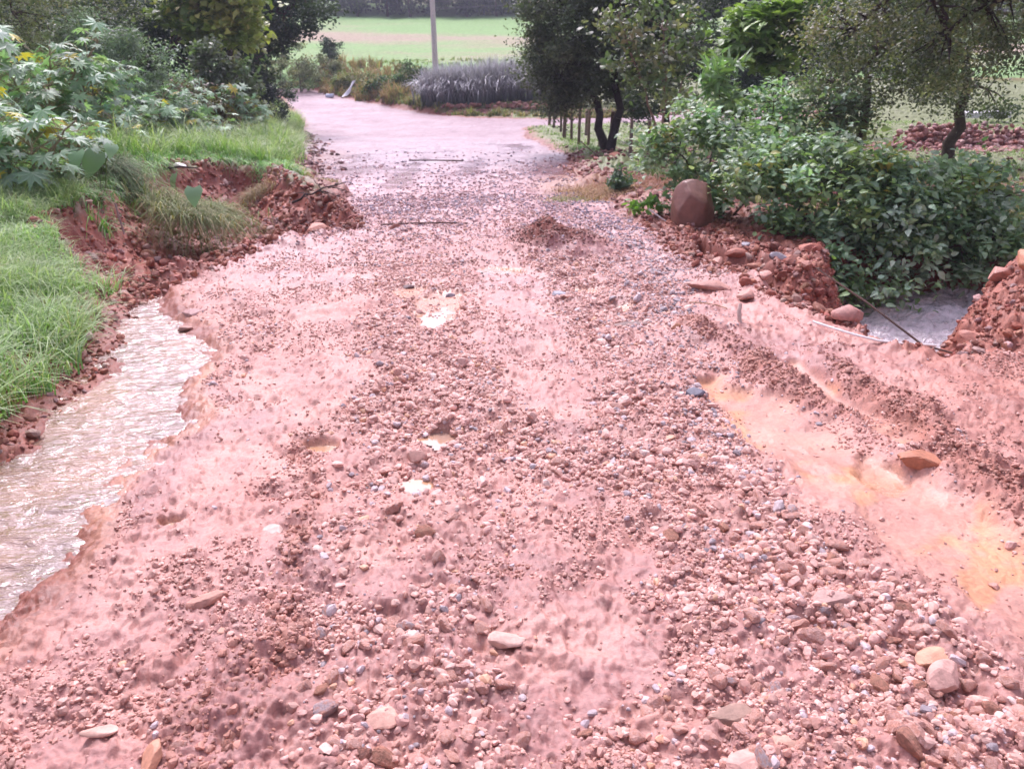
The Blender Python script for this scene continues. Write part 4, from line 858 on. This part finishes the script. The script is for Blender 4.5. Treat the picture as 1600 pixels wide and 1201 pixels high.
# row of plumed canes
PC = [(684, 47.5), (706, 47), (728, 47.5), (750, 46.8), (772, 47.5), (794, 47), (816, 47.3), (838, 46.8), (860, 47.4), (884, 47)]
nth = ['first', 'second', 'third', 'fourth', 'fifth', 'sixth', 'seventh', 'eighth', 'ninth', 'tenth']
for i, (px, d) in enumerate(PC):
    b = wz(px, d); mb = MB(); n = 1900; p = rng.normal(0, 1, (n, 2))*np.array([.36, .4])
    blades(mb, np.column_stack([p, np.zeros(n)]), 2.25*np.ones(n), .028, np.where(rng.uniform(0, 1, n) < .6, .55, .3), palette(n, [(.03, .045, .045), (.045, .065, .055), (.06, .08, .07)], .3), (.64, .62, .68), 7, .95)
    blades(mb, np.column_stack([p[:260], np.zeros(260)]), 2.35*np.ones(260), .05, .5*np.ones(260), palette(260, [(.06, .09, .07)], .3), (.52, .50, .56), 6, 1.0)
    o = mb.build('cane_clump', M_CANE, loc=b); tag(o, f"{nth[i]} clump from the left in the row of plumed grey-topped canes", 'cane clump', 'row of plumed canes by the junction')
# forest on the far hill
FOR = MB()
def far_tree(i, x, y, h, cols, n=1300):
    z = hz1(x, y); k = 14; c = rng.normal(size=(k, 3))*np.array([h*.22, h*.2, h*.2])+np.array([0, 0, h*.55]); per = rng.integers(0, k, n)
    pos = c[per]+rng.normal(size=(n, 3))*h*.10+np.array([x, y, z]); pos[:, 2] = np.maximum(pos[:, 2], z+.2)
    place(FOR, L_OVAL[0], L_OVAL[1], pos, rng.normal(size=(n, 3))+np.array([0, -.3, .8]), rng.uniform(0, 6.28, n), h*.07*rng.uniform(.6, 1.2, n), palette(k, cols, .3)[per])
for i in range(210):
    row = i % 3; x = -75+i*.82+rng.normal(0, 1.0); far_tree(i, x, 131+row*5+max(0, x*-.02)+rng.uniform(-1.2, 1.2), rng.uniform(7, 12)+row*1.5, [DK, DB, OL[:2]+DK, DK][i % 4], 900)
tag(FOR.build('forest', M_FAR, smooth=False), 'dark bluish wood along the top of the field', 'forest', kind='stuff')
for i, px in enumerate((560, 606, 640, 680, 730, 775)):
    b = wz(px, 127+rng.uniform(-1, 1)); h = rng.uniform(4.5, 6.5)
    tree('field_edge_tree', ['rounded dark tree', 'broad dark tree', 'low dark tree', 'pale-topped tree', 'leaning dark tree', 'bushy dark tree'][i]+f' at the field edge, {nth[i]} from the left', b, [(0, 0, h*.5, h*.35, h*.3, h*.4)], 1500, .45, L_OVAL, DK+DB, .2, 26, .8, m=M_FAR, twigs=.3, group='trees along the top of the field')

# ------------------------------------------------------------------ poles, fence and small things
pb = wz(682, 57.5); e = empty('utility_pole', pb, 'pale round utility pole standing at the edge of the field', 'utility pole')
mb = MB(); tube(mb, [(0, 0, -.4), (-.04, 0, 4), (-.12, 0, 9)], [.20, .17, .13], 14, (.62, .56, .53)); mb.build('pole_shaft', M_WOOD, e)
mb = MB(); tube(mb, [(-.9, -.16, 8.5), (.7, -.16, 8.5)], .06, 6, (.3, .26, .24)); mb.build('crossarm', M_WOOD, e)
for j, (h, x2) in enumerate(((5.15, 60), (4.75, 60), (4.35, 60))):
    t = np.linspace(0, 1, 24)[:, None]; a = np.array([-.12, 0, h]); b = np.array([x2, 55., h+5.2]); p = a+(b-a)*t-np.array([0, 0, 1])*np.sin(t*math.pi)*1.0
    mb = MB(); tube(mb, p, .022, 4, (.12, .12, .13), False); mb.build('wire', M_WOOD, e)
# the roadside fence: one fence, its posts and wires are parts
fp = [(858, 197, 168), (866, 205, 170), (876, 210, 170), (881, 220, 182), (893, 222, 180), (904, 228, 178), (916, 214, 180), (919, 230, 180), (936, 236, 182), (954, 238, 184), (984, 252, 196), (1012, 258, 200), (1052, 275, 205)]
f0 = gp(858, 197); e = empty('fence', f0, 'weathered post and wire fence running along the meadow beside the road', 'fence'); f0 = np.array(f0); tops = []
for i, (px, yb, yt) in enumerate(fp):
    b = np.array(gp(px, yb)); pm = F/(b[1]*math.cos(PITCH)+(CAMZ-b[2])*math.sin(PITCH)); h = min(1.5, (yb-yt)/pm*1.08); r = .05 if i % 3 else .075
    q = b-f0; mb = MB(); ln = rng.normal(0, .03, 2)
    tube(mb, [q+np.array([0, 0, -.3]), q+np.array([ln[0]*.5, 0, h*.5]), q+np.array([ln[0], ln[1], h])], [r, r*.95, r*.85], 8, np.array([.17, .12, .10])*rng.uniform(.7, 1.4)); mb.build('fence_post', M_WOOD, e)
    if i not in (3, 6): tops.append((q, h))
for k in (.35, .6, .88):
    mb = MB(); tube(mb, [q+np.array([0, 0, h*k]) for q, h in tops], .005, 4, (.2, .18, .17), False); mb.build('fence_wire', M_WOOD, e)
b = gp(1592, 372); e = empty('fence_post', b, 'dark tall fence post with wire at the right edge', 'fence post')
mb = MB(); tube(mb, [(0, 0, -.3), (.01, 0, .5), (0, 0, 1.05)], [.055, .052, .05], 9, (.10, .09, .08)); mb.build('post', M_WOOD, e)
for k in (.55, .9):
    mb = MB(); tube(mb, [(-.0, 0, k), (1.5, .3, k-.03), (4, 1, k)], .004, 4, (.2, .18, .17), False); mb.build('wire', M_WOOD, e)
def stick(name, px, py, pts, rad, col, label, cat, m=M_WOOD, dz=0, n=8):
    b = gp(px, py, dz); mb = MB(); tube(mb, pts, rad, n, col); return tag(mb.build(name, m, loc=b), label, cat)
# thrown-up debris
b = gp(505, 330); e = empty('dead_branch', b, 'dark forked dead branch washed up at the mouth of the hollow', 'branch')
mb = MB(); limb(mb, (-.42, -.25, -.02), (.36, .10, .22), .020, .008, .05, 6, (.06, .04, .035), 9); mb.build('main_stem', M_BARK, e)
mb = MB()
for a, c in (((-.1, 0, .1), (.42, -.25, .03)), ((.0, 0, .12), (-.15, .2, .25)), ((-.2, -.1, .06), (-.42, .12, .05)), ((.1, .05, .15), (.45, .12, .05)), ((0, 0, .1), (.28, -.35, 0)), ((-.25, -.1, .05), (-.1, -.35, 0))): limb(mb, a, c, .011, .004, .08, 5, (.07, .05, .045), 6)
mb.build('twig', M_BARK, e)
stick('curved_root', 1163, 512, [(-.04, .06, .19), (-.055, .02, .14), (-.05, -.01, .07), (-.02, -.03, .0), (.01, -.05, -.05)], [.016, .018, .018, .017, .014], (.55, .42, .36), 'pale curved root sticking out of the mud ridge', 'root')
stick('thin_twig', 1105, 480, [(-.16, .05, .03), (-.03, .02, .035), (.08, -.03, .03), (.16, -.09, .02)], .005, (.35, .22, .12), 'thin bent twig on the mud below the flat pink rock', 'twig')
stick('white_pipe', 1385, 540, [(-.50, .26, .10), (-.38, .14, .09), (-.24, .05, .07), (-.08, -.02, .05), (.10, -.06, .04), (.26, -.05, .03), (.38, .0, .0)], .010, (.85, .82, .78), 'long white bent plastic pipe lying along the lip of the creek', 'pipe', M_PALE)
stick('white_stick', 1031, 348, [(-.16, .1, .17), (0, 0, .07), (.12, -.06, .0)], .011, (.62, .58, .56), 'short white stick leaning left of the boulder', 'stick', M_PALE)
stick('hanging_branch', 1445, 520, [(-.75, .6, .45), (-.4, .3, .25), (0, 0, -.02), (.35, -.15, -.08)], [.006, .009, .010, .008], (.16, .11, .09), 'thin dark branch dipping into the creek water', 'branch', dz=-.1 if False else .75)
stick('grey_stick', 200, 400, [(-.02, 0, .35), (.0, -.02, .2), (.03, -.04, 0)], .012, (.30, .22, .20), 'short upright stick in the left part of the washed-out hollow', 'stick', dz=.35)
stick('dark_branch', 275, 322, [(-.5, -.1, .06), (-.2, 0, .12), (.15, .05, .16), (.45, .05, .14)], [.02, .022, .018, .01], (.05, .035, .03), 'long dark branch lying along the top of the hollow', 'branch', dz=.05)
stick('long_twig', 935, 258, [(-.45, .3, .45), (-.2, .15, .25), (.1, 0, .03)], .014, (.12, .07, .06), 'dark leaning stick above the verge rubble', 'stick')
stick('flat_stick', 680, 253, [(-.7, .05, .03), (0, 0, .04), (.75, -.02, .03)], .018, (.10, .06, .06), 'long thin stick lying across the far wet wheel track', 'stick')
stick('dark_twig', 660, 353, [(-.6, .0, .02), (-.1, .05, .03), (.4, .1, .02), (.65, .08, .02)], .012, (.14, .08, .07), 'dark twig lying across the far gravel stretch', 'twig')
def slab(name, px, py, sx, sy, sz, col, label, cat, rot=0, dz=0, m=M_PALE, lip=True, d=None):
    b = gp(px, py, dz) if d is None else wz(px, d, dz); mb = MB()
    prof = [(1, 0), (1, .75), (1.03, .78), (1.03, .97), (.97, 1)]; vs = []
    for s_, z in prof:
        for a, c in ((-1, -1), (1, -1), (1, 1), (-1, 1)): vs.append((a*sx/2*s_, c*sy/2*s_, z*sz))
    fs = [[k*4+j, k*4+(j+1) % 4, k*4+4+(j+1) % 4, k*4+4+j] for k in range(4) for j in range(4)]+[[16, 17, 18, 19]]
    mb.add(vs, fs, col); o = mb.build(name, m, loc=b, smooth=False); o.rotation_euler = (0, 0, rot); return tag(o, label, cat)
slab('water_trough', 1535, 182, 2.1, .7, .24, (.62, .60, .62), 'long low whitish concrete trough in the meadow at the upper right', 'trough', .05, dz=.25, d=39)
# torn white sheet and scrap in the dry grass
b = wz(547, 51.5, .3); mb = MB(); t = np.linspace(0, 1, 12)
L = np.stack([-.3+.55*t**.8, .6*t+.04*np.sin(9*t), 0+.85*t], 1); w = (.20-.13*t+.05*np.sin(8*t))[:, None]
v = np.concatenate([L-w*[1, 0, .3], L+w*[.8, .1, .2], L+[0, -.08, 0]]); f = [[i, i+1, 24+i+1, 24+i] for i in range(11)]+[[24+i, 24+i+1, 12+i+1, 12+i] for i in range(11)]
mb.add(v, f, (.80, .78, .80)); tag(mb.build('plastic_sheet', M_PALE, loc=b), 'white torn sheet hanging in the dry grass beyond the far bend', 'plastic sheet')
single_rock(517, 153, .28, 90, (.5, .55, .68), 'small bluish-white crumpled bag at the foot of the dry grass', 'plastic_bag', M_PALE, (1, .8, .9), cat='bag', sub=2)
single_rock(291, 318, .10, 91, (.72, .68, .62), 'cream crumpled scrap of plastic above the slumped tuft', 'plastic_scrap', M_PALE, (.9, .7, .9), cat='plastic scrap', sub=2, dz=.22)
single_rock(408, 326, .14, 92, (.46, .34, .34), 'greyish-pink smooth stone set in the red wall of the hollow', 'rock', M_ROCK, (.6, .7, 1.5), cat='rock', sub=2, dz=-.3)
# rubble bank across the meadow and red strip behind the junction
def rubble(pts, n, r0, r1, spread, h, cols, label):
    mb = MB(); pts = np.array(pts); t = rng.uniform(0, len(pts)-1.001, n); i = t.astype(int); fr_ = (t-i)[:, None]; p = pts[i]*(1-fr_)+pts[i+1]*fr_
    off = rng.normal(0, 1, (n, 2))*spread; p = p+off; zz = hz(p[:, 0], p[:, 1])+h*np.exp(-(off**2).sum(1)/spread**2)*rng.uniform(.2, 1, n)
    V = [rock(1, 500+i_, 9, .05, .3) for i_ in range(5)]; q = rng.integers(0, 5, n); r = rng.uniform(r0, r1, n); col = palette(n, cols, .3); nr, sp = eul(n, .5)
    for j in range(5):
        k_ = q == j; place(mb, *V[j], np.column_stack([p, zz])[k_], nr[k_], sp[k_], r[k_], col[k_])
    tag(mb.build('rubble', M_ROCK, smooth=False), label, 'rubble', kind='stuff')
rubble([wz(1420, 24)[:2], wz(1520, 24.5)[:2], wz(1720, 25)[:2]], 3500, .03, .11, .7, .75, [(.30, .13, .10), (.34, .16, .13), (.24, .10, .09), (.34, .2, .18)], 'long heap of reddish flood rubble across the meadow')
rubble([wz(700, 45.5)[:2], wz(780, 45)[:2], wz(900, 44.8)[:2], wz(1300, 45)[:2]], 1100, .05, .16, .3, .25, [(.32, .14, .11), (.38, .19, .15), (.26, .12, .1)], 'strip of broken red earth in front of the plumed canes')
rubble([P(905, 262), P(935, 282), P(975, 285), P(1010, 300), P(1030, 320)], 420, .03, .10, .35, .05, [(.32, .13, .10), (.25, .09, .07), (.36, .2, .17)], 'broken red earth lumps along the right verge')
rubble([P(470, 205), P(492, 230), P(480, 262), P(450, 285)], 350, .03, .10, .3, .04, [(.2, .09, .09), (.28, .13, .11), (.16, .07, .07)], 'dark earth lumps along the left edge of the far road')

# ------------------------------------------------------------------ haze
mb = MB(); X0, X1, Y0, Y1, Z0, Z1 = -1050, 1050, -13, 421, -12, 62
mb.add([(x, y, z) for z in (Z0, Z1) for x, y in ((X0, Y0), (X1, Y0), (X1, Y1), (X0, Y1))], [[3, 2, 1, 0], [4, 5, 6, 7], [0, 1, 5, 4], [1, 2, 6, 5], [2, 3, 7, 6], [3, 0, 4, 7]])
hm = bpy.data.materials.new('haze'); hm.use_nodes = True; hn = hm.node_tree.nodes; hn.remove(hn['Principled BSDF'])
pv = hn.new('ShaderNodeVolumePrincipled'); pv.inputs['Color'].default_value = (.82, .84, 1, 1); pv.inputs['Density'].default_value = .0008; pv.inputs['Anisotropy'].default_value = .2
hm.node_tree.links.new(pv.outputs[0], hn['Material Output'].inputs['Volume'])
tag(mb.build('haze', hm, smooth=False), kind='stuff', label='thin bluish haze of the damp air', cat='haze')
